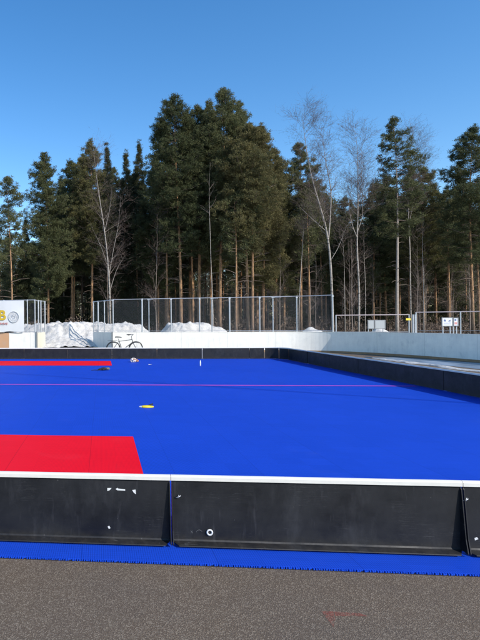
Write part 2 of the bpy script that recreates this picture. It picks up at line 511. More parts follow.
# ring fitting
cx, cz = local_on(0, 207.8, 0), zof(207.8, 532)
bm = bmesh.new(); add_torus(bm, (cx, .008, cz), .0175, .0062, n=28, m=10)
ring = build('ring_fitting', bm, M['scuff'], near_roots[0], smooth=True)
bm = bmesh.new()
bmesh.ops.create_cone(bm, cap_ends=True, segments=24, radius1=.013, radius2=.013, depth=.004, matrix=Matrix.Translation((cx, .0025, cz)) @ Matrix.Rotation(R(90), 4, 'X'))
build('hole', bm, M['rubber'], ring)
# moulded arch mark left of the ring
bm = bmesh.new()
ax = local_on(0, 197.5, 0)
add_torus(bm, (ax, .001, zof(197.5, 533)), .022, .0013, n=12, m=5, a0=R(15), a1=R(150))
bx_ = local_on(0, 190, 0)
add_tube(bm, [(bx_ - .008, .001, cz + .006), (bx_ + .008, .001, cz - .012)], .0012, 4)
add_tube(bm, [(bx_ + .008, .001, cz + .006), (bx_ - .008, .001, cz - .012)], .0012, 4)
build('moulded_mark', bm, simple('scratched_plastic', (.11, .11, .11), .6), near_roots[0])
def hook(k, px, py):
    bm = bmesh.new(); x, z = local_on(k, px, 0), zof(px, py)
    add_tube(bm, [(x + .022, .002, z - .008), (x + .012, .014, z - .006), (x, .016, z), (x - .012, .012, z + .004), (x - .014, .002, z + .006)], .0032, 6)
    add_tube(bm, [(x, .014, z - .010), (x, .015, z + .012)], .0025, 6)
    build('latch_hook', bm, M['galv'], near_roots[k], smooth=True)
hook(0, 177, 496); hook(1, 463.5, 499)
patch(1, [(472.5, 538), (475, 537), (476.5, 539), (473, 540.2)], 'paint_chip', M['scuff'])

# far row: outwards is +v, travel left to right gives +y = +v
ordn = ['first', 'second', 'third', 'fourth', 'fifth', 'sixth', 'seventh', 'eighth', 'ninth']
far_roots = {}
for k in range(-6, 4):
    u0, u1 = J0 + SEG * k - .05, J0 + SEG * (k + 1) - .05
    if k == 3: u1 = UR - .75
    lab = 'black rink board in the far row behind the blue court, %s from the right corner' % (ordn[3 - k] if 3 - k < 9 else 'last')
    far_roots[k] = board(u0, VF + random.uniform(-.006, .006), u1, VF + random.uniform(-.006, .006), 1, lab, G1, gusset=True)
# rounded right far corner: a pair of bent boards
def curved_board(cu, cv, rad, a0, a1, label):
    root = empty('rink_board', label, 'rink board', court(cu, cv, .014), -YAW, G1)
    N = 10
    def sweep(prof):
        bm = bmesh.new(); rings = []
        for i in range(N + 1):
            a = a0 + (a1 - a0) * i / N
            rings.append([bm.verts.new(((rad + y) * math.cos(a), (rad + y) * math.sin(a), z)) for y, z in prof])
        n = len(prof)
        for A, B in zip(rings, rings[1:]):
            for i in range(n): bm.faces.new((A[i], A[(i + 1) % n], B[(i + 1) % n], B[i]))
        bm.faces.new(rings[0][::-1]); bm.faces.new(rings[-1]); return bm
    build('panel', sweep([(-.012, .018), (-.012, .462), (0, .462), (0, .06), (.01, .045), (.072, .026), (.074, .018)]), M['black'], root)
    build('top_rail', sweep([(-.026, .463), (-.026, .487), (-.019, .497), (-.006, .5005), (.006, .497), (.014, .487), (.014, .463)]), M['white_cap'], root)
RC = .72
curved_board(UR - RC, VF - RC, RC, R(90), R(46), 'bent black rink board turning the far right corner, on its far side')
curved_board(UR - RC, VF - RC, RC, R(44.5), R(0), 'bent black rink board turning the far right corner, on its right side')
# right row: outwards is +u; travel from far to near
v = VF - RC - .01
i = 0
names = ordn
while v > 4.6:
    v1 = max(v - SEG, vnear(UR) + .03)
    if v1 < 4.6: v1 = vnear(UR) + .03
    lab = 'black rink board along the right side of the court, %s from the far corner' % (names[i] if i < 9 else 'tenth')
    board(UR + random.uniform(-.008, .008), v, UR + random.uniform(-.008, .008), v1, 1, lab, G1)
    v = v1; i += 1
# white joint strip on the far row and the small white bottle in front of it
bm = bmesh.new(); add_box(bm, (0, 0, .24), (.035, .004, .44))
rt = far_roots[1]
o = build('joint_strip', bm, simple('greyed_white_tape', (.22, .22, .22), .6, var=.4, scale=20), rt); o.location = (SEG - .03, -.016, 0)

# ------------------------------------------------------------------ small things lying on the court
def lathe(bm, prof, n=16):
    rings = [[bm.verts.new((r * math.cos(2 * math.pi * k / n), r * math.sin(2 * math.pi * k / n), z)) for k in range(n)] for r, z in prof]
    for a, b in zip(rings, rings[1:]):
        for k in range(n): bm.faces.new((a[k], a[(k + 1) % n], b[(k + 1) % n], b[k]))
    bm.faces.new(rings[0][::-1]); bm.faces.new(rings[-1])
x, y = ground_at(200, 366.3)
t = empty('bottle', 'small white bottle standing on the blue court below the far boards', 'bottle', (x, y, .018))
bm = bmesh.new(); lathe(bm, [(.020, 0), (.024, .01), (.024, .13), (.02, .155), (.012, .165)]); build('body', bm, M['white_plastic'], t, True)
bm = bmesh.new(); lathe(bm, [(.016, .1652), (.016, .185), (.007, .188), (.006, .205)]); build('cap', bm, M['white_plastic'], t, True)

def lumpy(bm, c, s, seed, amp=.35, sub=3, fr=2.2):
    r = bmesh.ops.create_icosphere(bm, subdivisions=sub, radius=1)
    for v in r['verts']:
        k = 1 + amp * mn.noise(Vector(v.co) * fr + Vector((seed, seed * 2, 0)))
        v.co = Vector((v.co.x * s[0] * k, v.co.y * s[1] * k, max(v.co.z, -.75) * s[2] * k)) + Vector(c)
x, y = ground_at(133.3, 362.6)
t = empty('crumpled_bag', 'crumpled white cloth bag with a tan scrap near the far boards', 'bag', (x, y, .018))
bm = bmesh.new(); lumpy(bm, (0, 0, .07), (.125, .10, .09), 3, .5, 4, 2.6); build('bag_body', bm, M['white_cloth'], t)
bm = bmesh.new(); lumpy(bm, (.13, -.03, .06), (.06, .05, .05), 5, .6, 3, 3); lumpy(bm, (.02, -.06, .12), (.05, .05, .03), 9, .6, 3, 3); build('tan_scrap', bm, M['tan_cloth'], t)
x, y = ground_at(103.5, 370.8)
t = empty('glove', 'dark sports glove with an olive cuff lying by the far red zone', 'glove', (x, y, .018), R(4))
bm = bmesh.new(); lumpy(bm, (0, 0, .045), (.11, .08, .05), 11, .5); 
build('palm', bm, M['dark_cloth'], t)
for i, (fx, fy, ln) in enumerate(((-.09, .055, .08), (-.10, .02, .10), (-.10, -.015, .095), (-.09, -.05, .075))):
    bm = bmesh.new(); add_tube(bm, [(fx + .03, fy, .05), (fx - ln * .5, fy, .048), (fx - ln, fy * 1.15, .022)], [.018, .017, .011], 8); build('finger', bm, M['dark_cloth'], t, True)
bm = bmesh.new(); add_tube(bm, [(.0, -.07, .05), (-.04, -.11, .035), (-.075, -.12, .02)], [.02, .018, .012], 8); build('thumb', bm, M['dark_cloth'], t, True)
bm = bmesh.new(); lumpy(bm, (.13, 0, .05), (.07, .075, .045), 15, .4); build('cuff', bm, M['olive_cloth'], t)
x, y = ground_at(96, 371)
bm = bmesh.new(); add_tube(bm, [(-.17, 0, .01), (-.05, .01, .018), (.08, -.01, .012), (.2, .01, .02)], [.008, .012, .012, .008], 6)
o = build('strap', bm, M['rubber']); o.location = (x, y, .018); tag(o, 'thin black strap lying left of the dark glove', 'strap')
x, y = ground_at(150, 365.3)
bm = bmesh.new(); bm.faces.new([bm.verts.new(q) for q in ((-.08, -.03, .004), (.07, -.05, .012), (.09, .05, .003), (-.05, .06, .02))])
o = build('paper_scrap', bm, M['scuff']); o.location = (x, y, .018); tag(o, 'small flat white paper scrap right of the crumpled bag', 'litter')
# yellow blade
x, y = ground_at(146, 408.6)
t = empty('stick_blade', 'loose yellow and white stick blade lying on the blue court', 'stick blade', (x, y, .018), R(-2))
bm = bmesh.new()
N = 14; ring = []
def blade(bm, xa, xb):
    rows = []
    for i in range(N + 1):
        s = i / N; xx = xa + (xb - xa) * s
        q = (xx + .135) / .27
        yy = .035 * (q - .5) ** 2 * 4
        hw = .034 * (1 - abs(q * 2 - 1) ** 3.5) + .012
        zz = .012 + .020 * math.sin(q * math.pi)
        rows.append([bm.verts.new((xx, yy - hw, .004)), bm.verts.new((xx, yy - hw * .5, zz)), bm.verts.new((xx, yy + hw * .5, zz + .012)), bm.verts.new((xx, yy + hw, .006))])
    for a, b in zip(rows, rows[1:]):
        for k in range(4): bm.faces.new((a[k], a[(k + 1) % 4], b[(k + 1) % 4], b[k]))
    bm.faces.new(rows[0][::-1]); bm.faces.new(rows[-1])
blade(bm, -.092, .135); build('blade', bm, M['yellow_plastic'], t, True)
bm = bmesh.new(); blade(bm, -.135, -.0925); build('toe', bm, M['white_plastic'], t, True)
bm = bmesh.new(); add_tube(bm, [(.02, .04, .03), (.08, .05, .045), (.125, .055, .06)], [.008, .014, .016], 8); build('heel_socket', bm, M['rubber'], t, True)
bm = bmesh.new(); add_tube(bm, [(-.07, .05, .02), (-.02, .045, .035), (.03, .04, .03)], [.005, .009, .006], 6); build('rib', bm, M['rubber'], t, True)

# ------------------------------------------------------------------ ice rink wall behind
HW = 1.065
def wall_sweep(name, P, z0, z1, th, mat, parent, side=1, off=0):
    """thin wall standing along polyline P (2D); UV = arc length, height"""
    P = [Vector(p) for p in P]; n = len(P)
    nor = []
    for i in range(n):
        d = (P[min(i + 1, n - 1)] - P[max(i - 1, 0)]).normalized(); nor.append(Vector((-d.y, d.x)) * side)
    bm = bmesh.new(); uvl = bm.loops.layers.uv.new('UVMap')
    s = [0]
    for a, b in zip(P, P[1:]): s.append(s[-1] + (b - a).length)
    prof = [(off, z0), (off, z1), (off + th, z1), (off + th, z0)]
    rows = [[bm.verts.new((P[i].x + nor[i].x * o, P[i].y + nor[i].y * o, z)) for o, z in prof] for i in range(n)]
    for i in range(n - 1):
        for k in range(4):
            f = bm.faces.new((rows[i][k], rows[i][(k + 1) % 4], rows[i + 1][(k + 1) % 4], rows[i + 1][k]))
            for lp, (ii, kk) in zip(f.loops, ((i, k), (i, (k + 1) % 4), (i + 1, (k + 1) % 4), (i + 1, k))):
                lp[uvl].uv = (s[ii], prof[kk][1] + prof[kk][0])
    for r_, rev in ((rows[0], True), (rows[-1], False)):
        f = bm.faces.new(r_[::-1] if rev else r_)
        for lp in f.loops: lp[uvl].uv = (lp.vert.co.x, lp.vert.co.z)
    return build(name, bm, mat, parent)
t = empty('rink_wall', 'long white ice rink wall curving round the right end of the asphalt', 'wall')
wall_sweep('wall_panel', WP, .10, HW - .03, .06, M['wall'], t)
wall_sweep('kick_board', WP, .004, .098, .075, M['kick'], t, off=-.012)
wall_sweep('top_cap', WP, HW - .029, HW, .08, M['wall'], t, off=-.01)
bm = bmesh.new(); acc = 1.2; dist = 0
for a, b in zip(WP, WP[1:]):
    L = (b - a).length; d = (b - a) / L; nn = Vector((-d.y, d.x))
    while acc < dist + L:
        q = a + d * (acc - dist) + nn * .12
        add_box(bm, (q.x, q.y, .5), (.08, .08, 1.0), Matrix.Rotation(math.atan2(d.y, d.x), 4, 'Z')); acc += 2.4
    dist += L
build('back_posts', bm, M['galv_dark'], t)
t = empty('rink_wall', 'left ice rink wall, white with a tan section, under the banner', 'wall')
pA = Vector((-2.28, 30.30)); pE = Vector((-.72, 29.9)); pS = Vector((-14, 33.3))
wall_sweep('wall_panel', [pA, pE], .10, HW, .06, M['wall'], t)
wall_sweep('tan_section', [pS, pA - (pE - pA).normalized() * .012], .10, HW, .06, M['wall_tan'], t)
wall_sweep('kick_board', [pS, pE], .004, .098, .075, M['kick'], t, off=-.012)
bm = bmesh.new(); add_box(bm, (-.66, 29.88, .56), (.09, .09, 1.12)); build('end_post', bm, M['galv_dark'], t)
pW = Vector((-.17, 31.6))
t = empty('rink_wall', 'short cream wing wall beside the gate gap, below the banner fence', 'wall')
wall_sweep('wall_panel', [(-.60, 29.98), pW], .02, HW, .06, M['wall_cream'], t)
t = empty('rink_wall', 'short shaded grey wing wall beside the gate gap, behind the bicycle', 'wall')
wall_sweep('wall_panel', [(2.73, 31.5), (3.60, 29.32)], .02, HW, .06, M['wall'], t)
bm = bmesh.new(); add_box(bm, (3.60, 29.20, .55), (.08, .08, 1.10)); build('end_post', bm, M['galv_dark'], t)

# ------------------------------------------------------------------ fences on the wall
def fence(label, P, hts, post_s, z0=HW, zt=2.90, mesh=True, posts=True, rail=True, pr=.03, group=None, mid=False, bottom=None):
    P = [Vector(p) for p in P]
    t = empty('fence', label, 'fence', (P[0].x, P[0].y, 0), 0, group)
    o0 = Vector((P[0].x, P[0].y, 0))
    def at(s):
        for a, b in zip(P, P[1:]):
            L = (b - a).length
            if s <= L + 1e-6: q = a + (b - a) * (s / L); return Vector((q.x, q.y, 0)) - o0
            s -= L
        q = P[-1]; return Vector((q.x, q.y, 0)) - o0
    total = sum((b - a).length for a, b in zip(P, P[1:]))
    for s in post_s:
        q = at(s * total); thick = pr * (1.35 if random.random() < .3 else 1)
        bm = bmesh.new(); add_tube(bm, [q + Vector((0, 0, z0 - .015)), q + Vector((0, 0, zt + .03))], thick, 8)
        add_box(bm, q + Vector((0, 0, zt - .05)), (.09, .07, .05))
        build('post', bm, M['galv'], t)
    if rail:
        bm = bmesh.new(); m = 12
        add_tube(bm, [at(total * i / m) + Vector((0, 0, zt)) for i in range(m + 1)], .024, 6)
        build('top_rail', bm, M['galv'], t)
        bm = bmesh.new(); add_tube(bm, [at(total * i / m) + Vector((0, 0, z0 + .06)) for i in range(m + 1)], .014, 6)
        build('bottom_rail', bm, M['galv'], t)
    if mesh:
        vs = []; fs = []
        def strip(a, b, w):
            d = (b - a).normalized(); sd = Vector((d.y * 0 + 0, 0, 0))
            h = (at(min(total, 1)) - at(0)).normalized()
            n_ = d.cross(Vector((-h.y, h.x, 0))).normalized() * w * .5
            i = len(vs); vs.extend([a - n_, b - n_, b + n_, a + n_]); fs.append((i, i + 1, i + 2, i + 3))
        pitch = .085; H = zt - z0 - .06
        n_ = int((total + H) / pitch)
        for i in range(n_):
            s0 = i * pitch - H
            a_s, a_z = (s0, 0) if s0 >= 0 else (0, -s0)
            b_s, b_z = s0 + H, H
            if b_s > total: b_z -= (b_s - total); b_s = total
            if b_z > a_z:
                strip(at(a_s) + Vector((0, 0, z0 + .06 + a_z)), at(b_s) + Vector((0, 0, z0 + .06 + b_z)), .003)
                strip(at(total - a_s) + Vector((0, 0, z0 + .06 + a_z)), at(total - b_s) + Vector((0, 0, z0 + .06 + b_z)), .003)
        raw('wire_mesh', vs, fs, M['galv_dark'], t)
    return t
# main fence: posts at the columns seen
def on_main(px):
    best = None
    for a, b in zip(WP, WP[1:]):
        for k in range(20):
            q = a + (b - a) * k / 20
            if q.y < 18: continue
            c = PX0 + q.x * F_PX / q.y
            if best is None or abs(c - px) < best[0]: best = (abs(c - px), q)
    return best[1]
idx_end = on_main(333)
mainP = [p for p in WP if p.y > 20 and (PX0 + p.x * F_PX / p.y) < 332] + [idx_end]
mainP = [p + Vector((.01, .042)) for p in mainP]
tot = sum((b - a).length for a, b in zip(mainP, mainP[1:]))
def s_of(px):
    q = on_main(px) + Vector((.01, .042)); s = 0; best = (9, 0)
    for a, b in zip(mainP, mainP[1:]):
        L = (b - a).length; tt = max(0, min(L, (q - a).dot((b - a) / L))); d = (a + (b - a) * tt / L - q).length
        if d < best[0]: best = (d, s + tt)
        s += L
    return best[1] / tot
fence('tall chain-link fence on the long white wall, right of the gate gap', mainP, None, [s_of(p) for p in (113, 142, 171, 200, 230, 260, 297, 333)], zt=2.90)
# free props behind the main fence
for px, lab in ((149, 'steel prop post behind the fence, above the bicycle handlebar side'), (212, 'steel prop post behind the middle of the long fence'), (273, 'steel prop post behind the right half of the long fence')):
    q = on_main(px) + Vector((.1, .9)); X = XP(px, q.y)
    t = empty('prop_post', lab, 'post', (X, q.y, 0))
    bm = bmesh.new(); add_tube(bm, [(0, 0, 0), (0, 0, 2.93)], .03, 8); build('pole', bm, M['galv'], t)
    bm = bmesh.new(); add_tube(bm, [(0, 0, 2.88), (.05, -.85, 2.88)], .018, 6); build('arm', bm, M['galv'], t)
    bm = bmesh.new(); add_box(bm, (0, -.02, 2.9), (.16, .1, .06)); build('bracket', bm, M['galv'], t)
fence('fence on the shaded grey wing wall, left of the long fence', [(2.75, 31.4), (3.60, 29.36)], None, [0, .27, .62], zt=2.88)
fence('fence beside the white banner, on the left rink wall', [(-14, 33.34), (-.72, 29.94)], None, [.1, .25, .40, .55, .70, .86, .965, .998], zt=2.95)
fence('fence on the cream wing wall, running back beside the gate gap', [(-.66, 30.0), (-.17, 31.6)], None, [.22, .5, .97], zt=2.93, pr=.036)

# the banner on the left fence
ang = math.atan2(29.9 - 33.3, -.72 + 14)
t = empty('banner', 'white banner with a yellow B and a round crest on the left fence', 'banner', (-1.36, 30.02, 0), ang)
NX, NZ, LB = 60, 12, 9.0
vs = []; fs = []
for i in range(NX + 1):
    for j in range(NZ + 1):
        xx = -LB * i / NX; zz = 1.13 + (2.93 - 1.13) * j / NZ
        yy = -.06 - .022 * math.sin(xx * 2.1) * math.cos(zz * 1.3) - .018 * mn.noise(Vector((xx * 1.3, zz * 1.8, 0)))
        if j == 0: zz += .05 * mn.noise(Vector((xx * 1.7, 3, 0)))
        vs.append((xx, yy, zz))
for i in range(NX):
    for j in range(NZ):
        a = i * (NZ + 1) + j; fs.append((a, a + 1, a + NZ + 2, a + NZ + 1))
raw('cloth', vs, fs, M['banner'], t, True)
def text_obj(name, s, size, loc, mat, parent, ext=.003, bold=0, rot=(R(90), 0, 0), align='CENTER'):
    cu = bpy.data.curves.new(name, 'FONT'); cu.body = s; cu.size = size; cu.extrude = ext; cu.offset = bold; cu.align_x = align
    ob = bpy.data.objects.new(name, cu); COL.objects.link(ob)
    dg = bpy.context.evaluated_depsgraph_get(); dg.update()
    me = bpy.data.meshes.new_from_object(ob.evaluated_get(dg)); bpy.data.objects.remove(ob)
    o = mesh_obj(name, me, mat, parent); o.location = loc; o.rotation_euler = rot; return o
text_obj('letter', 'B', .80, (-1.32, -.105, 1.82), M['yellow'], t, bold=.022)
bm = bmesh.new()
for k in range(7): add_box(bm, (-1.03 - k * .1, -.105, 1.60), (.06, .004, .09 if k % 2 else .12))
build('small_lettering', bm, M['red_print'], t)
bm = bmesh.new()
add_torus(bm, (-.62, -.105, 1.98), .315, .016, n=40, m=5); add_torus(bm, (-.62, -.105, 1.98), .20, .007, n=32, m=5)
build('crest_ring', bm, M['grey_print'], t)
bm = bmesh.new()
for k in range(18):
    a = 2 * math.pi * k / 18
    add_box(bm, (-.62 + .258 * math.cos(a), -.105, 1.98 + .258 * math.sin(a)), (.022, .004, .05), Matrix.Rotation(-a + R(90), 4, 'Y'))
for (a, b, w, h) in ((-.09, .05, .05, .14), (.0, .04, .10, .05), (.09, .03, .05, .15), (0, -.09, .16, .04), (-.02, .12, .05, .05)):
    add_box(bm, (-.62 + a, -.105, 1.98 + b), (w, .004, h))
build('crest_figure', bm, M['grey_print'], t)

# ------------------------------------------------------------------ bicycle
t = empty('bicycle', 'dark upright bicycle parked in front of the white rink wall', 'bicycle', (XP(124.2, 25.0), 25.0, .004), R(-3))
WB, WR = .53, .335
def wheel(name, x):
    w = empty_child = bpy.data.objects.new(name, None); COL.objects.link(w); w.parent = t; w.location = (x, 0, WR + .01)
    bm = bmesh.new(); add_torus(bm, (0, 0, 0), WR - .012, .021, n=40, m=8); build('tyre', bm, M['rubber'], w, True)
    bm = bmesh.new(); add_torus(bm, (0, 0, 0), WR - .042, .010, n=40, m=6); build('rim', bm, M['chrome'], w, True)
    bm = bmesh.new()
    for k in range(24):
        a = 2 * math.pi * k / 24; add_tube(bm, [(.02 * math.cos(a + .8), .02 * (-1) ** k, .02 * math.sin(a + .8)), ((WR - .045) * math.cos(a), 0, (WR - .045) * math.sin(a))], .0016, 4)
    build('spokes', bm, M['chrome'], w)
    bm = bmesh.new(); add_tube(bm, [(0, -.045, 0), (0, .045, 0)], .02, 10); build('hub', bm, M['chrome'], w)
wheel('wheel', -WB); wheel('wheel', WB + .02)
HZ = WR + .01
bb = Vector((-.10, 0, .28)); st = Vector((-.27, 0, .76)); ht = Vector((.36, 0, .80)); hb = Vector((.40, 0, .66)); ra = Vector((-WB, 0, HZ)); fa = Vector((WB + .02, 0, HZ))
bm = bmesh.new()
add_tube(bm, [bb, st], .016, 10); add_tube(bm, [st + Vector((.02, 0, -.06)), ht + Vector((0, 0, -.02))], .015, 10); add_tube(bm, [bb, hb], .018, 10); add_tube(bm, [hb, ht], .019, 10)
for s in (-1, 1):
    add_tube(bm, [bb + Vector((0, .03 * s, 0)), ra + Vector((0, .055 * s, 0))], .011, 8)
    add_tube(bm, [st + Vector((.01, .012 * s, -.05)), ra + Vector((0, .055 * s, 0))], .009, 8)
build('frame', bm, M['bike_paint'], t, True)
bm = bmesh.new()
for s in (-1, 1): add_tube(bm, [hb + Vector((.0, .0, -.0)), hb + Vector((.02, .045 * s, -.05)), fa + Vector((-.03, .05 * s, .08)), fa + Vector((0, .05 * s, 0))], .012, 8)
build('fork', bm, M['bike_paint'], t, True)
bm = bmesh.new()
add_tube(bm, [ht, ht + Vector((-.02, 0, .15)), ht + Vector((.03, 0, .19))], .013, 8)
hc = ht + Vector((.03, 0, .19))
for s in (-1, 1):
    add_tube(bm, [hc, hc + Vector((.03, .10 * s, .03)), hc + Vector((.0, .22 * s, .05)), hc + Vector((-.12, .28 * s, .03)), hc + Vector((-.20, .29 * s, .02))], .012, 8)
build('handlebar', bm, M['galv_dark'], t, True)
for s in (-1, 1):
    bm = bmesh.new(); add_tube(bm, [hc + Vector((-.13, .283 * s, .028)), hc + Vector((-.25, .29 * s, .015))], .018, 8); build('grip', bm, M['rubber'], t, True)
bm = bmesh.new(); add_tube(bm, [st, st + Vector((-.03, 0, .11))], .012, 8); build('seat_post', bm, M['chrome'], t, True)
bm = bmesh.new()
rows = []
for i in range(9):
    s = i / 8; xx = -.17 + .31 * s; hw = .105 * (1 - s) ** 1.3 + .022; zz = .90 + .02 * (1 - s) + .012 * math.sin(s * 3)
    rows.append([bm.verts.new(st + Vector((xx, yy * hw, zz - .76 + dz))) for yy, dz in ((-1, -.035), (-.9, 0), (0, .012), (.9, 0), (1, -.035))])
for a, b in zip(rows, rows[1:]):
    for k in range(5): bm.faces.new((a[k], a[(k + 1) % 5], b[(k + 1) % 5], b[k]))
bm.faces.new(rows[0][::-1]); bm.faces.new(rows[-1])
build('saddle', bm, M['rubber'], t, True)
for cx_ in (-WB, WB + .02):
    bm = bmesh.new()
    rows = []
    for i in range(17):
        a = R(-10 + 190 * i / 16) if cx_ < 0 else R(35 + 150 * i / 16)
        rr = WR + .022
        rows.append([bm.verts.new((cx_ + (rr + dz) * math.cos(a), yy, HZ + (rr + dz) * math.sin(a))) for yy, dz in ((-.026, -.008), (0, .004), (.026, -.008))])
    for a, b in zip(rows, rows[1:]):
        for k in range(2): bm.faces.new((a[k], a[k + 1], b[k + 1], b[k]))
    build('mudguard', bm, M['bike_paint'], t, True)
bm = bmesh.new(); add_torus(bm, bb, .085, .006, n=30, m=6)
for a in (R(20), R(200)):
    yy = .07 if a < 2 else -.07
    add_tube(bm, [bb + Vector((0, yy, 0)), bb + Vector((.17 * math.cos(a), yy, .17 * math.sin(a)))], .009, 6)
    add_box(bm, bb + Vector((.17 * math.cos(a), yy * 1.7, .17 * math.sin(a))), (.09, .09, .02))
add_tube(bm, [bb + Vector((0, -.07, 0)), bb + Vector((0, .07, 0))], .02, 8)
build('crankset', bm, M['galv_dark'], t)
bm = bmesh.new(); add_tube(bm, [bb + Vector((0, -.045, .085)), ra + Vector((0, -.045, .035))], .004, 5); add_tube(bm, [bb + Vector((0, -.045, -.085)), ra + Vector((0, -.045, -.035))], .004, 5); build('chain', bm, M['rubber'], t)
bm = bmesh.new(); add_tube(bm, [ra + Vector((.12, .05, .0)), ra + Vector((.06, .20, -HZ + .01))], .008, 6); build('kickstand', bm, M['galv'], t)
bm = bmesh.new()
for s in (-1, 1):
    add_tube(bm, [(-WB, .05 * s, HZ), (-WB - .12, .06 * s, .74)], .005, 5)
    add_tube(bm, [(-.33, .06 * s, .745), (-.80, .06 * s, .745)], .006, 5)
for k in range(4): add_tube(bm, [(-.38 - .13 * k, -.06, .745), (-.38 - .13 * k, .06, .745)], .005, 5)
build('rack', bm, M['bike_paint'], t)

# ------------------------------------------------------------------ things beyond the right wall
def rail_fence(label, a, b, z, n, gap=None):
    a = Vector((*a, 0)); b = Vector((*b, 0))
    t = empty('rail_fence', label, 'fence', a); d = b - a
    bm = bmesh.new(); add_tube(bm, [Vector((0, 0, z)), d + Vector((0, 0, z))], .03, 6); build('top_rail', bm, M['rail'], t)
    bm = bmesh.new(); add_tube(bm, [Vector((0, 0, z * .5)), d + Vector((0, 0, z * .5))], .018, 6); build('middle_rail', bm, M['galv_dark'], t)
    for i in range(n + 1):
        bm = bmesh.new(); q = d * (i / n); add_tube(bm, [q, q + Vector((0, 0, z + .02))], .03, 8); build('post', bm, M['galv'], t)
M['rail'] = simple('pinkish_grey_rail', (.46, .38, .36), .5, .2, var=.15)
rail_fence('pale rail fence behind the curved wall, with the yellow plate on it', (XP(336, 30), 30), (XP(409, 29), 29), ZP(372, 315, 29.5), 1)
rail_fence('rail fence behind the curved wall, right of the narrow gate posts', (XP(416, 29), 29), (XP(560, 26), 26), ZP(470, 311.5, 27.5), 3)
for px in (412.5, 415):
    pass
def signboard(name, label, px0, px1, py0, py1, Y, mat, deco=None, legs=True):
    x0, x1 = XP(px0, Y), XP(px1, Y); zt, zb = ZP((px0 + px1) / 2, py0, Y), ZP((px0 + px1) / 2, py1, Y)
    t = empty(name, label, 'sign', ((x0 + x1) / 2, Y, 0)); w = x1 - x0; h = zt - zb
    bm = bmesh.new(); add_box(bm, (0, 0, (zt + zb) / 2), (w, .03, h)); build('face', bm, mat, t, bevel=.004)
    bm = bmesh.new()
    for s in (-1, 1): add_box(bm, (s * w * .5, 0.002, (zt + zb) / 2), (.035, .05, h + .04))
    for z in (zt, zb): add_box(bm, (0, .003, z), (w - .036, .045, .035))
    build('frame', bm, M['galv_dark'], t)
    if legs:
        for s in (-1, 1):
            bm = bmesh.new(); add_tube(bm, [(s * w * .35, .05, 0), (s * w * .35, .05, zt)], .025, 8); build('leg', bm, M['galv'], t)
    return t, w, zb, zt
signboard('signboard', 'blank pale signboard behind the curved wall, left of the yellow plate', 368, 374, 320.3, 328.5, 31, M['sign_pale'])
signboard('signboard', 'wider blank pale signboard behind the curved wall, joined to a narrow one', 375, 385, 320.3, 328.5, 31, M['sign_pale'])
t, w, zb, zt = signboard('signboard', 'white sign with small blue drawings behind the curved wall', 442, 452.3, 317.8, 326, 27, M['sign_white'])
bm = bmesh.new()
add_box(bm, (-w * .25, -.017, zt - .14), (.10, .004, .10), Matrix.Rotation(R(20), 4, 'Y')); add_box(bm, (w * .2, -.017, zt - .15), (.14, .004, .03), Matrix.Rotation(R(-30), 4, 'Y')); add_box(bm, (w * .25, -.017, zt - .17), (.03, .004, .12))
for k in range(2): add_box(bm, (0, -.017, zb + .10 + .05 * k), (w * .7, .004, .014))
build('drawing', bm, M['blue_print'], t)
t, w, zb, zt = signboard('signboard', 'narrow white sign with a dark red picture behind the curved wall', 453.4, 457.8, 318, 325.8, 27, M['sign_white'])
bm = bmesh.new(); add_box(bm, (.0, -.017, zb + .13), (w * .6, .004, .12)); build('picture', bm, M['red_print'], t)
bm = bmesh.new(); add_box(bm, (-.02, -.017, zt - .10), (w * .4, .004, .09)); build('drawing', bm, M['blue_print'], t)
Y = 28.9; bm = bmesh.new(); add_box(bm, (0, 0, 0), (.26, .01, .11)); o = build('yellow_plate', bm, M['yellow_sign'], bevel=.003); o.location = (XP(407.5, Y), Y - .06, ZP(407, 319.3, Y))
tag(o, 'small yellow plate hanging on the pale rail fence', 'sign')
for px, lab in ((413, 'left post of the narrow gate behind the curved wall'), (415.3, 'right post of the narrow gate behind the curved wall')):
    bm = bmesh.new(); add_tube(bm, [(0, 0, 0), (0, 0, ZP(413, 314.5, 29))], .04, 8); add_box(bm, (0, 0, .02), (.16, .16, .04)); o = build('gate_post', bm, M['galv']); o.location = (XP(px, 29), 29, 0); tag(o, lab, 'post')

# ------------------------------------------------------------------ snow
def heightfield(name, x0, x1, y0, y1, fn, mat, nx=110, ny=60, zmin=-.12):
    vs = []; fs = []
    for i in range(nx + 1):
        for j in range(ny + 1):
            x = x0 + (x1 - x0) * i / nx; y = y0 + (y1 - y0) * j / ny; vs.append((x, y, fn(x, y)))
    for i in range(nx):
        for j in range(ny):
            a = i * (ny + 1) + j
            q = (a, a + ny + 1, a + ny + 2, a + 1)
            if max(vs[k][2] for k in q) > -.02: fs.append(q)
    return raw(name, vs, fs, mat, None, True)
def nz(x, y, f, s=0): return mn.noise(Vector((x * f, y * f, s)))
def gauss(x, y, cx, cy, sx, sy): return math.exp(-((x - cx) / sx) ** 2 - ((y - cy) / sy) ** 2)
def mound1(x, y):
    h = 1.62 * gauss(x, y, .9, 35, 2.3, 2.6) + 1.50 * gauss(x, y, 4.6, 34.5, 1.7, 2.3) + .7 * gauss(x, y, 2.6, 34.5, 2.0, 2.0) + .75 * gauss(x, y, 6.3, 34, 1.1, 1.6) + .9 * gauss(x, y, -1.8, 35.5, 1.8, 2)
    h += .34 * gauss(x, y, 1.6, 33.6, 4.2, 2.9)
    h *= .94
    h = min(h, 1.50 + .15 * (h - 1.50))
    return h * (1 + .16 * nz(x, y, 1.0) + .12 * nz(x, y, 2.6, 5)) + .07 * nz(x, y, 5, 9) + .035 * nz(x, y, 12, 3) - .06
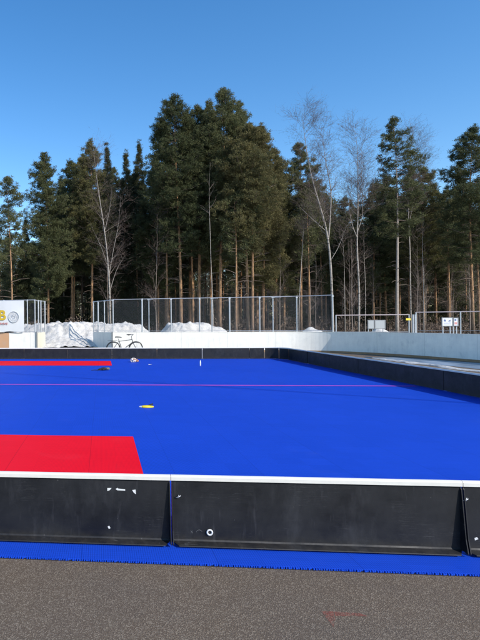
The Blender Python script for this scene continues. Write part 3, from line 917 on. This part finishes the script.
def mound2(x, y):
    h = 1.60 * gauss(x, y, 8.3, 34.2, 1.2, 1.9) + 1.5 * gauss(x, y, 9.9, 34.2, 1.2, 1.8) + .85 * gauss(x, y, 11.4, 34, .9, 1.4)
    h = min(h, 1.58)
    return h * (1 + .12 * nz(x, y, 1.1, 4) + .10 * nz(x, y, 2.7, 7)) + .06 * nz(x, y, 5, 2) + .03 * nz(x, y, 12, 3) - .07
tag(heightfield('snow_pile', -5.5, 9.0, 30.9, 41, mound1, M['snow'], 190, 110), 'large dirty ploughed snow pile in the gap behind the gate', 'snow pile')
tag(heightfield('snow_pile', 6.0, 13.5, 31, 38.5, mound2, M['snow'], 120, 90), 'lower snow pile behind the long fence, right of the bicycle', 'snow pile')
def mound3(x, y): return (1.22 * gauss(x, y, XP(380, 34), 34, 1.1, 1.2) + 1.25 * gauss(x, y, XP(308, 36), 36, 1.2, 1.2)) * (1 + .2 * nz(x, y, 1.6)) + .04 * nz(x, y, 6) - .08
tag(heightfield('snow_pile', XP(308, 36) - 3, XP(308, 36) + 3, 33, 38, lambda x, y: (1.27 * gauss(x, y, XP(308, 36), 35.5, 1.1, 1.2)) * (1 + .2 * nz(x, y, 1.6)) + .04 * nz(x, y, 6) - .08, M['snow_clean'], 60, 50), 'small snow heap behind the right end of the long fence', 'snow pile')
tag(heightfield('snow_pile', XP(380, 33) - 2.6, XP(380, 33) + 2.6, 31, 36, lambda x, y: (1.2 * gauss(x, y, XP(381, 33.2), 33.2, .9, 1.0)) * (1 + .2 * nz(x, y, 1.6, 3)) + .04 * nz(x, y, 6) - .08, M['snow_clean'], 60, 50), 'small snow heap under the pale blank signboards', 'snow pile')
# low ploughed bank along the outside of the wall, seen over it in places
# thawing strip of snow and ice on the asphalt inside the curved wall
def strip_fn(x, y):
    # centre line roughly parallel to the right boards
    cxl = 13.2 + .55 * math.sin((y - 15) * .22)
    w = .16 + .16 * nz(0, y, .9) + .10 * nz(x, y, 2.2)
    w *= max(0, min(1, (22.3 - y) / 1.5)) * (1 if y > 9 else 0)
    d = abs(x - cxl - .3 * nz(0, y, .5)) / max(w, .01)
    return .055 * (1 - d ** 2) * (.75 + .5 * nz(x, y, 3)) if d < 1.4 else -.12
tag(heightfield('snow_strip', 11.8, 14.9, 7.5, 22.6, strip_fn, M['snow_clean'], 60, 260), kind='structure')

icep = [(13.9, 22.6), (14.9, 22.4), (15.35, 21.5), (15.85, 19.5), (15.95, 17), (15.65, 14.5), (14.8, 8), (14.2, 4), (13.2, 4), (13.6, 9), (13.9, 14), (13.95, 18), (13.5, 21)]
icem = NT('melting_ice'); _p = icem.pos(); _f = icem.ramp(icem.noise(icem.scale(_p, (1, .4, 1)), 1.4, 6), .35, .65)
icem.color(icem.mix(_f, (.10, .13, .17), (.34, .40, .48))); icem.rough(.32); M['ice'] = icem.m
poly_sheet('ice', icep, .009, M['ice'])
# unseen cable and poles, added to cast a faint diagonal shadow on the court
def cable_pt(px, py, z=14.0):
    gx, gy_ = ground_at(px, py); k = z / math.tan(R(33)); az = R(140)
    return Vector((gx + math.sin(az) * k, gy_ + math.cos(az) * k, z))
ca, cb_ = cable_pt(20, 374.7), cable_pt(470, 404)
cd = (cb_ - ca).normalized(); ca, cb_ = ca - cd * 32, cb_ + cd * 26
bm = bmesh.new(); add_tube(bm, [ca.lerp(cb_, i / 20) - ca for i in range(21)], .042, 6)
o = build('shadow_cable', bm, M['rubber']); o.location = ca; tag(o, 'thin black unseen cable added to cast a faint shadow across the blue court', 'cable')
for q, lab in ((ca, 'unseen wooden pole added to carry the shadow cable beyond the left end of the court'), (cb_, 'unseen wooden pole added to carry the shadow cable behind the viewpoint')):
    bm = bmesh.new(); add_tube(bm, [(0, 0, 0), (0, 0, 14.3)], [.17, .10], 12); o = build('shadow_cable_pole', bm, M['pbark'], smooth=True); o.location = (q.x, q.y, 0); tag(o, lab, 'pole')

# ------------------------------------------------------------------ trees
rng = np.random.default_rng(11)
def tri_mesh(name, V, mat):
    """V: (n,3,3) triangles"""
    n = len(V); me = bpy.data.meshes.new(name)
    me.vertices.add(n * 3); me.loops.add(n * 3); me.polygons.add(n)
    me.vertices.foreach_set('co', V.reshape(-1).astype(np.float32))
    me.loops.foreach_set('vertex_index', np.arange(n * 3, dtype=np.int32))
    me.polygons.foreach_set('loop_start', np.arange(0, n * 3, 3, dtype=np.int32))
    me.polygons.foreach_set('loop_total', np.full(n, 3, dtype=np.int32))
    me.update(); me.validate(); me.materials.append(mat); return me
def tufts(C, D, size, per, r):
    """needle triangles around centres C with growth direction D; size = length"""
    n = len(C)
    C = np.repeat(C, per, 0); D = np.repeat(D, per, 0); sz = np.repeat(size, per)
    d = r.normal(size=(n * per, 3)); d /= np.linalg.norm(d, axis=1)[:, None]
    d = d * .95 + D * .55 + np.array([0, 0, .25]); d /= np.linalg.norm(d, axis=1)[:, None]
    off = r.normal(size=(n * per, 3)) * (sz[:, None] * .58) * np.array([1, 1, .7])
    L = sz * r.uniform(.55, 1.05, n * per); s = np.cross(d, r.normal(size=(n * per, 3))); s /= np.linalg.norm(s, axis=1)[:, None]
    w = sz * r.uniform(.08, .15, n * per)
    B = C + off
    return np.stack([B - s * w[:, None], B + s * w[:, None], B + d * L[:, None]], 1)

def pine_meshes(H, cb, Rm, seed, kind='pine', dens=1.0, tuft=.26, per=24, mat='needle_dark', r0=None, lean=0.0, peak=.35):
    rr = random.Random(seed); r = np.random.default_rng(seed)
    r0 = r0 or .011 * H
    # trunk
    n = 14; ph = rr.uniform(0, 6); pts = []
    for i in range(n):
        t = i / (n - 1); pts.append(Vector((lean * t + .012 * H * math.sin(t * 4 + ph) * t, .01 * H * math.sin(t * 3.1 + ph * 2) * t, H * t * .985)))
    rad = [r0 * (1.25 if i == 0 else 1) * max(.06, (1 - (i / (n - 1)) ** 1.15)) for i in range(n)]
    bm = bmesh.new(); add_tube(bm, pts, rad, 9)
    def trunk_at(t):
        f = t * (n - 1); i = min(int(f), n - 2); return pts[i].lerp(pts[i + 1], f - i)
    bb = bmesh.new()
    # dry lower branches
    for _ in range(int(7 + H * .4)):
        t = rr.uniform(cb * .45, cb); a = rr.uniform(0, 6.28); L = rr.uniform(.4, 1.7); p = trunk_at(t)
        e = p + Vector((math.cos(a) * L, math.sin(a) * L, rr.uniform(-.35, .25) * L))
        add_tube(bb, [p, p.lerp(e, .5) + Vector((0, 0, .08)), e], [.028, .018, .006], 4, False)
    C = []; D = []
    zs = cb; crown = H * (1 - cb)
    nb = int(crown * (7.0 if kind == 'pine' else 9) * dens)
    for k in range(nb):
        q = (k + rr.random()) / nb                     # 0 bottom .. 1 top
        t = cb + (1 - cb) * q * .985; p = trunk_at(min(t, .999)); a = rr.uniform(0, 6.283)
        if kind == 'pine':
            shp = min(1, .55 + q / peak * .45) if q < peak else (1 - ((q - peak) / (1 - peak)) ** 1.7) ** .75
            shp = max(shp, .12)
            L = Rm * shp * rr.choice((rr.uniform(.3, .75), rr.uniform(.7, 1.05), rr.uniform(.85, 1.32)))
            up = -.10 + .62 * q + rr.uniform(-.12, .18)
        else:
            shp = max(.05, (1 - q) ** .85); L = Rm * shp * rr.uniform(.75, 1.1); up = -.38 + .45 * q
        d = Vector((math.cos(a), math.sin(a), up)); d.normalize()
        side = Vector((-d.y, d.x, 0)).normalized()
        mid = p + d * L * .5 + Vector((0, 0, (-.06 if kind == 'pine' else -.05) * L)) + side * rr.uniform(-.12, .12) * L
        e = p + d * L + Vector((0, 0, .08 * L))
        add_tube(bb, [p, mid, e], [.012 + .012 * L, .008 + .006 * L, .006], 4, False)
        m = max(3, int(L * (6.5 if kind == 'pine' else 8) * dens))
        for j in range(m):
            s = rr.uniform(.22, 1.0) ** .75
            b = (p.lerp(mid, s * 2) if s < .5 else mid.lerp(e, s * 2 - 1))
            lat = rr.gauss(0, .25) * L * (1.15 - s * .6)
            c = b + side * lat + Vector((0, 0, rr.gauss(0, .10) * L + (.06 if kind == 'pine' else -.12)))
            C.append(c); D.append((d + side * (1 if lat > 0 else -1) * .6).normalized())
    for j in range(8): C.append(pts[-1] - Vector((rr.gauss(0, .1), rr.gauss(0, .1), rr.uniform(-.2, .9)))); D.append(Vector((0, 0, 1)))
    C = np.array([tuple(c) for c in C]); D = np.array([tuple(c) for c in D])
    sz = tuft * r.uniform(.7, 1.35, len(C))
    T = tufts(C, D, sz, per, r)
    bmesh.ops.recalc_face_normals(bm, faces=bm.faces)
    m1 = bpy.data.meshes.new('trunk'); bm.to_mesh(m1); bm.free(); m1.materials.append(M['pbark']); m1.polygons.foreach_set('use_smooth', [True] * len(m1.polygons))
    m2 = bpy.data.meshes.new('branches'); bb.to_mesh(m2); bb.free(); m2.materials.append(M['dry_twig'])
    m3 = tri_mesh('crown', T, M[mat])
    return m1, m2, m3
def place_tree(name, label, cat, meshes, X, Y, rz=0, s=(1, 1, 1), group=None, z=0):
    t = empty(name, label, cat, (X, Y, z), rz, group); t.scale = s
    for me, nm in zip(meshes, ('trunk', 'branches', 'crown')):
        if me is None: continue
        o = bpy.data.objects.new(nm, me); COL.objects.link(o); o.parent = t
    return t

# columns: image x, top y, distance, kind, half width px, crown base y, material, lean, density, label
main = [
 (10, 176, 45, 'pine', 17, 255, 'needle_dark', -.2, .75, 'slender pine with thin open crown and bare orange trunk, leftmost in front'),
 (25, 216, 60, 'spruce', 13, 318, 'needle_spruce', 0, 1, 'low dark pointed spruce between the leftmost pine and the next tall one'),
 (48, 150, 52, 'pine', 21, 300, 'needle_dark', .0, 1.1, 'dark dense pine with a narrow top, beside the gap of sky on the left'),
 (72, 158, 58, 'pine', 20, 275, 'needle_dark', 0, 1, 'broad dark pine left of the bare birch on the snow pile'),
 (92, 138, 54, 'pine', 20, 262, 'needle_olive', 0, 1.1, 'highest pine of the left clump, standing behind the bare birch'),
 (108, 141, 60, 'spruce', 16, 300, 'needle_spruce', 0, 1, 'pointed dark tree just right of the highest pine of the left clump'),
 (125, 149, 62, 'spruce', 18, 305, 'needle_spruce', 0, 1, 'slim pointed spruce midway between the left clump and the tall pines'),
 (142, 139, 62, 'spruce', 20, 305, 'needle_spruce', 0, 1, 'pointed spruce touching the left side of the tall central pines'),
 (158, 165, 56, 'pine', 19, 290, 'needle_dark', 0, 1, 'shorter dark pine at the left foot of the tall central pines'),
 (178, 92, 48, 'pine', 25, 250, 'needle_dark', -.3, 1.15, 'tall dark pine with a jutting left branch, left of the central pair'),
 (200, 102, 50, 'pine', 22, 250, 'needle_olive', .1, 1.05, 'tall olive pine with a flat ragged top between the two highest pines'),
 (224, 85, 48, 'pine', 25, 258, 'needle_dark', .4, 1.2, 'highest pine of the whole wood, in the middle of the tall clump'),
 (249, 121, 45, 'pine', 25, 250, 'needle_olive', .1, 1.25, 'wide sunlit olive pine with two orange trunks side by side at its foot'),
 (265, 122, 49, 'pine', 20, 290, 'needle_olive', .2, 1.15, 'rounded sunlit pine closing the right side of the tall clump'),
 (284, 166, 58, 'pine', 17, 300, 'needle_dark', 0, 1, 'short dark pine in the notch between the tall clump and the leaning birch'),
 (301, 140, 55, 'pine', 21, 262, 'needle_dark', 0, 1.05, 'dark pine directly behind the top of the leaning birch'),
 (326, 192, 62, 'pine', 17, 290, 'needle_dark', 0, 1, 'dark pine low behind the two stems of the leaning birch'),
 (347, 196, 64, 'pine', 18, 285, 'needle_dark', 0, 1, 'thin low pine seen between the two big bare birches'),
 (374, 184, 58, 'pine', 20, 290, 'needle_dark', 0, .9, 'dark pine low between the straight birch and the slender spired pine'),
 (397, 113, 46, 'pine', 19, 235, 'needle_dark', 0, .8, 'tall slender spired pine with a pale trunk, right of the birches'),
 (424, 166, 54, 'pine', 22, 265, 'needle_olive', 0, 1, 'dull olive pine under the curved bare birch on the right'),
 (448, 188, 60, 'pine', 20, 275, 'needle_dark', 0, 1, 'short dark pine with an orange stem above the white sign'),
 (473, 123, 48, 'pine', 23, 262, 'needle_dark', 0, 1.0, 'tall blue-green pine at the right edge with spreading branches'),
 (166, 118, 57, 'pine', 20, 270, 'needle_dark', 0, 1.1, 'dark pine half hidden behind the left side of the tall clump'),
 (190, 108, 60, 'pine', 20, 270, 'needle_dark', 0, 1.1, 'dark pine filling behind the tall dark pine and the flat-topped one'),
 (211, 97, 56, 'pine', 20, 270, 'needle_olive', 0, 1.1, 'second highest pine, standing just left of the highest one'),
 (238, 100, 57, 'pine', 21, 270, 'needle_dark', 0, 1.1, 'dark pine just right of the highest one and a little lower'),
 (257, 128, 58, 'pine', 21, 280, 'needle_dark', 0, 1.1, 'dark pine filling behind the sunlit olive pines'),
 (276, 146, 55, 'pine', 18, 285, 'needle_olive', 0, 1.1, 'lower olive pine on the right shoulder of the tall clump'),
 (60, 176, 64, 'spruce', 18, 300, 'needle_spruce', 0, 1, 'dark tree filling the gap between the two left pines'),
 (83, 152, 66, 'pine', 20, 290, 'needle_dark', 0, 1.1, 'dark pine behind the left clump, left of its highest top'),
 (116, 165, 66, 'pine', 19, 290, 'needle_dark', 0, 1.1, 'dark pine low between the bare birch and the slim spruces'),
 (134, 172, 66, 'pine', 18, 290, 'needle_dark', 0, 1.1, 'dark pine filling between the two pointed spruces'),
 (313, 178, 64, 'pine', 19, 290, 'needle_dark', 0, 1, 'dark pine behind the upper trunk of the leaning birch'),
 (386, 176, 62, 'pine', 17, 290, 'needle_dark', 0, 1, 'dark pine peering out left of the slender spired pine'),
 (410, 168, 60, 'pine', 18, 285, 'needle_dark', 0, 1, 'dark pine behind the curved bare birch'),
 (436, 190, 64, 'pine', 17, 285, 'needle_dark', 0, 1, 'dark pine filling left of the white sign'),
 (460, 188, 66, 'pine', 20, 285, 'needle_dark', 0, 1, 'dark pine filling between the white sign and the right edge'),
 (505, 150, 52, 'pine', 24, 280, 'needle_dark', 0, 1, 'pine beyond the right edge, next to the tall blue-green one'),
 (-22, 190, 52, 'pine', 20, 290, 'needle_dark', 0, 1, 'pine beyond the left edge, next to the slender one'),
]
for i, (px, ty, Y, kind, hw, cby, mat, lean, dn, lab) in enumerate(main):
    H = ZP(px, ty, Y); cb = max(.08, ZP(px, cby, Y) / H); Rm = hw * Y / F_PX
    if kind == 'spruce': cb = .1
    ms = pine_meshes(H, cb, Rm * (1.28 if kind == 'pine' else 1.3), 100 + i, kind, dn * 1.45, per=48, tuft=.175, mat=mat, lean=lean, r0=.0072 * H if kind == 'pine' else .007 * H, peak=.42 if i in (9, 10, 11, 12, 13) else .33)
    if px == 397: ms[0].materials[0] = M['pale_bark']
    place_tree('pine_tree' if kind == 'pine' else 'spruce_tree', lab, 'pine tree' if kind == 'pine' else 'spruce tree', ms, XP(px, Y) - lean, Y, 0)

# slim trunks standing close behind the fence (crowns lost in the others)
slim = [(168, 50, 170, 'pine'), (193, 53, 150, 'pine'), (236, 44, 190, 'grey'), (252.5, 44.5, 140, 'pine'), (309, 50, 200, 'pine'), (449, 51, 215, 'pine'), (479, 52, 180, 'pine')]
slab = ['slim orange-stemmed pine left of the tall central pines, behind the snow pile', 'slim pine stem tucked between the two snow pile pines', 'slim pine with a grey trunk behind the middle of the fence',
        'right one of the twin orange trunks behind the fence', 'slim pine left of the leaning birch foot', 'slim pine with a sunlit orange stem above the white sign', 'slim pine at the right edge beyond the signs']
for i, ((px, Y, ty, k), lab) in enumerate(zip(slim, slab)):
    H = ZP(px, ty, Y)
    ms = pine_meshes(H, .55, 1.6, 300 + i, 'pine', .8, per=18, mat='needle_dark', r0=.125)
    place_tree('pine_tree', lab, 'pine tree', ms, XP(px, Y), Y, 0)

# birches ---------------------------------------------------------------
def birch_meshes(stems, seed, twig_len=1.0, dens=1.0, r0=.13, droop=.25, first=.35):
    """stems: list of polylines (local). Returns trunk mesh, branch mesh, twig mesh"""
    rr = random.Random(seed)
    bt = bmesh.new(); bb = bmesh.new(); tw = []
    def twig(p, d, L, depth):
        q = p + d * L * .5 + Vector((rr.gauss(0, .05), rr.gauss(0, .05), 0)) * L
        e = q + (d + Vector((rr.gauss(0, .25), rr.gauss(0, .25), -droop * rr.random()))).normalized() * L * .5
        for a, b, w in ((p, q, .0045), (q, e, .003)):
            s = (b - a).cross(Vector((rr.gauss(0, 1), rr.gauss(0, 1), rr.gauss(0, 1))))
            if s.length < 1e-6: continue
            s = s.normalized() * w * (1.4 if depth else 1)
            tw.append([a - s, a + s, b])
        if depth > 0:
            for k in range(int(3 * dens) + rr.randint(0, 1)):
                t = rr.uniform(.25, 1); base = p.lerp(q, t * 2) if t < .5 else q.lerp(e, t * 2 - 1)
                nd = (d + Vector((rr.gauss(0, .55), rr.gauss(0, .55), rr.gauss(.05, .4)))).normalized()
                twig(base, nd, L * rr.uniform(.45, .75), depth - 1)
    def branch(p, d, L, r):
        pts = [p]; dd = d.copy()
        for k in range(4):
            dd = (dd + Vector((rr.gauss(0, .12), rr.gauss(0, .12), .14 if k < 2 else -.02))).normalized(); pts.append(pts[-1] + dd * L / 4)
        add_tube(bb, pts, [r, r * .75, r * .5, r * .3, .005], 5, False)
        for k in range(int(L * 6 * dens) + 3):
            t = rr.uniform(.2, 1) * 4; i = min(int(t), 3); b = pts[i].lerp(pts[i + 1], t - i)
            nd = (dd + Vector((rr.gauss(0, .6), rr.gauss(0, .6), rr.gauss(.1, .4)))).normalized()
            twig(b, nd, twig_len * rr.uniform(.5, 1.1), 2)
    for si, (pl, rs) in enumerate(stems):
        pts = catmull(pl, 5)
        n = len(pts); rad = [rs * max(.05, 1 - (i / (n - 1)) ** 1.1) for i in range(n)]
        if si == 0: rad[0] *= 1.3
        add_tube(bt, pts, rad, 9)
        L = (pts[-1] - pts[0]).length
        for k in range(int(L * 2.6 * dens)):
            t = rr.uniform(first if si == 0 else .15, .99); f = t * (n - 1); i = min(int(f), n - 2); p = pts[i].lerp(pts[i + 1], f - i)
            a = rr.uniform(0, 6.28); up = rr.uniform(.5, 1.2); d = Vector((math.cos(a), math.sin(a), up)).normalized()
            branch(p, d, L * .135 * (1.25 - t * .8) * rr.uniform(.5, 1.1), .028 * (1.2 - t))
    bmesh.ops.recalc_face_normals(bt, faces=bt.faces)
    m1 = bpy.data.meshes.new('trunk'); bt.to_mesh(m1); bt.free(); m1.materials.append(M['bbark']); m1.polygons.foreach_set('use_smooth', [True] * len(m1.polygons))
    m2 = bpy.data.meshes.new('branches'); bb.to_mesh(m2); bb.free(); m2.materials.append(M['birch_limb'])
    m3 = tri_mesh('twigs', np.array([[tuple(v) for v in t] for t in tw]), M['twig'])
    return m1, m2, m3
M['birch_limb'] = simple('birch_limb_bark', (.20, .155, .125), .8, var=.5, scale=3)
def birch(label, Y, bx, stems_px, seed, **kw):
    """stems_px: list of (list of (px,py), radius); placed at depth Y, local to bx"""
    X0 = XP(bx, Y); st = []
    rr = random.Random(seed)
    for pl, r_ in stems_px:
        r_ = r_ * .58
        st.append(([(XP(px, Y) - X0, (rr.uniform(-.12, .12) if k else 0), ZP(px, py, Y)) for k, (px, py) in enumerate(pl)], r_))
    ms = birch_meshes(st, seed, **kw)
    t = empty('birch_tree', label, 'birch tree', (X0, Y, 0))
    for me, nm in zip(ms, ('trunk', 'branches', 'twigs')):
        o = bpy.data.objects.new(nm, me); COL.objects.link(o); o.parent = t
gy = lambda px, Y: HY - ROLL * (px - PX0) + EYE * F_PX / Y
birch('bare pale birch standing alone in front of the left pines, behind the snow pile', 42, 110.5,
      [([(110.5, gy(110, 42)), (110, 300), (108.5, 265), (105, 230), (101, 200), (97, 170), (95, 148)], .15),
       ([(109.5, 275), (114, 250), (119, 225), (122, 195)], .05), ([(107, 262), (101, 245), (93, 228)], .04), ([(110, 292), (117, 270), (126, 255)], .045), ([(105, 232), (110, 212), (113, 188)], .04)], 41, first=.25, twig_len=1.35, dens=.78)
birch('large bare birch leaning left with a forked trunk, behind the right end of the fence', 40, 333,
      [([(333, gy(333, 40)), (332.5, 300), (330, 262), (327, 232), (320, 205), (314, 180), (309, 155), (306, 130), (303, 114)], .165),
       ([(329, 240), (331, 215), (331, 190), (327, 165), (325, 145), (322, 128)], .09), ([(330, 262), (337, 250), (343, 238), (348, 225)], .045), ([(328, 232), (318, 224), (306, 212), (300, 206)], .045)], 42, first=.35, twig_len=1.15, dens=1.0)
birch('straight bare birch with a candelabra of upright limbs, right of the leaning one', 43, 358.5,
      [([(358.5, gy(358, 43)), (358.5, 290), (358, 250), (358, 215), (359, 180), (359, 150), (357, 130)], .14),
       ([(358, 238), (353, 225), (350, 205), (352, 185), (350, 160)], .06), ([(358, 232), (363, 215), (364, 190), (367, 165)], .05), ([(358, 210), (362, 190), (363, 165), (362, 145)], .045)], 43, first=.45, twig_len=1.1)
birch('bare birch curving right behind the slender spired pine', 49, 411,
      [([(411, gy(411, 49)), (410.5, 290), (410.5, 250), (410, 215), (410, 185), (411, 155), (413, 132)], .12),
       ([(411, 200), (416, 180), (424, 165), (433, 160)], .045), ([(410, 225), (414, 205), (422, 192), (432, 182)], .04)], 44, first=.5, twig_len=1.3)
birch('thin white birch among the orange pine trunks behind the middle of the fence', 44, 212,
      [([(213.5, gy(213, 44)), (212.5, 300), (211.5, 265), (210.5, 235), (210, 195), (211, 165)], .085)], 45, first=.6, twig_len=.6, dens=.30)
birch('thin pale birch behind the right part of the fence, left of the leaning one', 46, 301,
      [([(298.5, gy(299, 46)), (300, 300), (302, 260), (304, 235), (305, 225)], .085)], 46, first=.7, twig_len=.8, dens=.8)
birch('thin pale birch right of the curved one, rising behind the rail fence', 50, 423,
      [([(423.5, gy(423, 50)), (423.5, 290), (423, 250), (424, 215)], .11)], 47, first=.7, twig_len=.8, dens=.5)
birch('thin birch close left of the straight one, behind the rail fence', 47, 345,
      [([(345, gy(345, 47)), (345, 300), (344, 262), (343, 230)], .07)], 48, first=.55, twig_len=.8, dens=.5)
birch('thin birch just right of the straight one, behind the pale signboards', 50, 365,
      [([(365, gy(365, 50)), (365, 290), (364.5, 255), (364, 225)], .08)], 49, first=.55, twig_len=.8, dens=.5)

# deeper wood: copies of a few kinds
protos = []
for i in range(5):
    protos.append(('pine_tree', 'pine tree', pine_meshes(18, (.48, .38, .55, .3, .42)[i], (2.4, 2.1, 2.6, 2.2, 2.0)[i], 500 + i, 'pine', .8, tuft=.34, per=13, mat='needle_dark', r0=.125)))
for i in range(3):
    protos.append(('spruce_tree', 'spruce tree', pine_meshes(15, .06, (2.2, 2.5, 1.9)[i], 520 + i, 'spruce', .75, tuft=.34, per=13, mat='needle_spruce', r0=.12)))
bproto = birch_meshes([([(0, 0, 0), (.1, 0, 4), (0, .1, 8), (.2, 0, 12), (.3, 0, 15)], .10)], 77, dens=.5, first=.4)
rr = random.Random(5)
SK = [(-60, 205), (0, 215), (30, 240), (40, 215), (55, 180), (150, 165), (165, 140), (270, 145), (285, 180), (320, 186), (345, 200), (370, 198), (400, 186), (440, 192), (460, 205), (500, 200), (620, 200)]
def sky_y(px):
    for (a, ya), (b, yb) in zip(SK, SK[1:]):
        if a <= px <= b: return ya + (yb - ya) * (px - a) / (b - a)
    return 215
count = 0
for row in range(13):
    Y0 = 62 + row * 6.0
    step = 2.9 + row * .32
    x = XP(-60, Y0)
    while x < XP(560, Y0):
        X = x + rr.uniform(-1.1, 1.1); Y = Y0 + rr.uniform(-2.6, 2.6); px = PX0 + X * F_PX / Y
        hmax = ZP(px, sky_y(px) + rr.uniform(0, 22), Y)
        kind = rr.random()
        if kind < .50: pr = protos[rr.randint(0, 4)]; base = 18
        elif kind < .86: pr = protos[5 + rr.randint(0, 2)]; base = 15
        else: pr = None
        if pr is None:
            s = min(1.1, hmax / 15.5); t = empty('birch_tree', 'bare birch deep in the wood, one of many stems behind the front trees', 'birch tree', (X, Y, 0), rr.uniform(0, 6.28), 'birches deep in the wood'); t.scale = (1, 1, s)
            for me, nm in zip(bproto, ('trunk', 'branches', 'twigs')):
                o = bpy.data.objects.new(nm, me); COL.objects.link(o); o.parent = t
        else:
            cap = rr.uniform(15, 25) if pr[0] == 'pine_tree' else rr.uniform(9, 19)
            s = min(hmax, cap) / base
            t = place_tree(pr[0], ('dark pine' if pr[0] == 'pine_tree' else 'dark spruce') + ' deep in the wood, one of many behind the front trees', pr[1], pr[2], X, Y, rr.uniform(0, 6.28), (max(s, .75),) * 2 + (s,), ('pines' if pr[0] == 'pine_tree' else 'spruces') + ' deep in the wood')
        count += 1
        x += step * rr.uniform(.8, 1.2)
sap = [birch_meshes([([(0, 0, 0), (.08, 0, 3), (0, .08, 6), (.15 * (-1) ** q_, 0, 10)], .055)], 90 + q_, dens=.75, first=.2, twig_len=1.1) for q_ in range(3)]
for q_ in sap: q_[0].materials[0] = M['birch_limb']
for i in range(42):
    px = rr.uniform(290, 500) if i < 28 else rr.uniform(-20, 300); Y = rr.uniform(47, 68); sc = rr.uniform(.75, 1.35)
    t = empty('bare_sapling', 'thin brown leafless sapling among the trunks of the wood, one of many', 'sapling', (XP(px, Y), Y, 0), rr.uniform(0, 6.28), 'leafless saplings in the wood'); t.scale = (sc * .9, sc * .9, sc)
    for me, nm in zip(sap[i % 3], ('trunk', 'branches', 'twigs')):
        o = bpy.data.objects.new(nm, me); COL.objects.link(o); o.parent = t
print('deep trees', count)
# the far wood that reads as one mass
r = np.random.default_rng(3)
N = 5200
Yf = r.uniform(146, 190, N); pxf = r.uniform(-90, 600, N); Xf = (pxf - PX0) * Yf / F_PX
top = 15 + 3.5 * np.sin(Xf * .21) + 2.5 * np.sin(Xf * .57 + 1) + r.uniform(-2, 2, N)
Zf = r.uniform(0, 1, N) ** .9 * top
C = np.stack([Xf, Yf, Zf], 1); D = np.tile(np.array([[0, -.5, .6]]), (N, 1))
T = tufts(C, D, r.uniform(1.2, 2.2, N), 16, r)
me = tri_mesh('far_wood', T, M['far_wood']); o = mesh_obj('far_wood', me, None)
tag(o, 'dark mass of the far wood closing the view between the trunks', 'woodland', kind='stuff')
# undergrowth in the shade of the wood
N = 1500
Yf = r.uniform(50, 120, N); Xf = (r.uniform(-60, 560, N) - PX0) * Yf / F_PX
base = np.stack([Xf, Yf, np.zeros(N)], 1)
T = []
for k in range(N):
    h = r.uniform(.4, 2.2)
    m = 14; c = base[k] + np.stack([r.normal(0, .35, m), r.normal(0, .35, m), r.uniform(.1, h, m)], 1)
    T.append(tufts(c, np.tile([[0, 0, 1.]], (m, 1)), np.full(m, .3), 7, r))
me = tri_mesh('undergrowth', np.concatenate(T), M['dry_twig']); o = mesh_obj('undergrowth', me, None)
tag(o, 'brown scrubby undergrowth on the floor of the wood', 'undergrowth', kind='stuff')

# ------------------------------------------------------------------ light, sky, camera
SUN_AZ, SUN_EL = R(140), R(33)       # azimuth clockwise from +Y
sd = Vector((math.sin(SUN_AZ) * math.cos(SUN_EL), math.cos(SUN_AZ) * math.cos(SUN_EL), math.sin(SUN_EL)))
L = bpy.data.lights.new('sun', 'SUN'); L.energy = 5.0; L.angle = R(.5); L.color = (1.0, .955, .89)
so = bpy.data.objects.new('sun', L); COL.objects.link(so); so.rotation_euler = (-sd).to_track_quat('-Z', 'Y').to_euler()
w = bpy.data.worlds.new('World'); scene.world = w; w.use_nodes = True
nt = w.node_tree; sk = nt.nodes.new('ShaderNodeTexSky'); sk.sky_type = 'NISHITA'; sk.sun_disc = False
sk.sun_elevation = SUN_EL; sk.sun_rotation = SUN_AZ; sk.altitude = 100; sk.air_density = 1.0; sk.dust_density = .25; sk.ozone_density = 1.0
bg = nt.nodes['Background']; hs = nt.nodes.new('ShaderNodeHueSaturation'); hs.inputs['Saturation'].default_value = 1.37; hs.inputs['Value'].default_value = 1.48; hs.inputs['Hue'].default_value = .503
nt.links.new(sk.outputs[0], hs.inputs['Color']); nt.links.new(hs.outputs[0], bg.inputs[0]); bg.inputs[1].default_value = .15

cam = bpy.data.cameras.new('camera'); co = bpy.data.objects.new('camera', cam); COL.objects.link(co)
cr, sr = math.cos(ROLL), math.sin(ROLL)
co.matrix_world = Matrix(((cr, sr, 0, 0), (0, 0, -1, 0), (-sr, cr, 0, EYE), (0, 0, 0, 1)))
cam.sensor_fit = 'VERTICAL'; cam.sensor_height = 36; cam.sensor_width = 27; cam.lens = F_PX / 640 * 36
cam.shift_x = (240 - PX0) / 640; cam.shift_y = (HY - 320) / 640
cam.clip_start = .05; cam.clip_end = 3000
scene.camera = co
scene.render.resolution_x = 768; scene.render.resolution_y = 1024
scene.view_settings.view_transform = 'Standard'; scene.view_settings.look = 'None'; scene.view_settings.exposure = 0
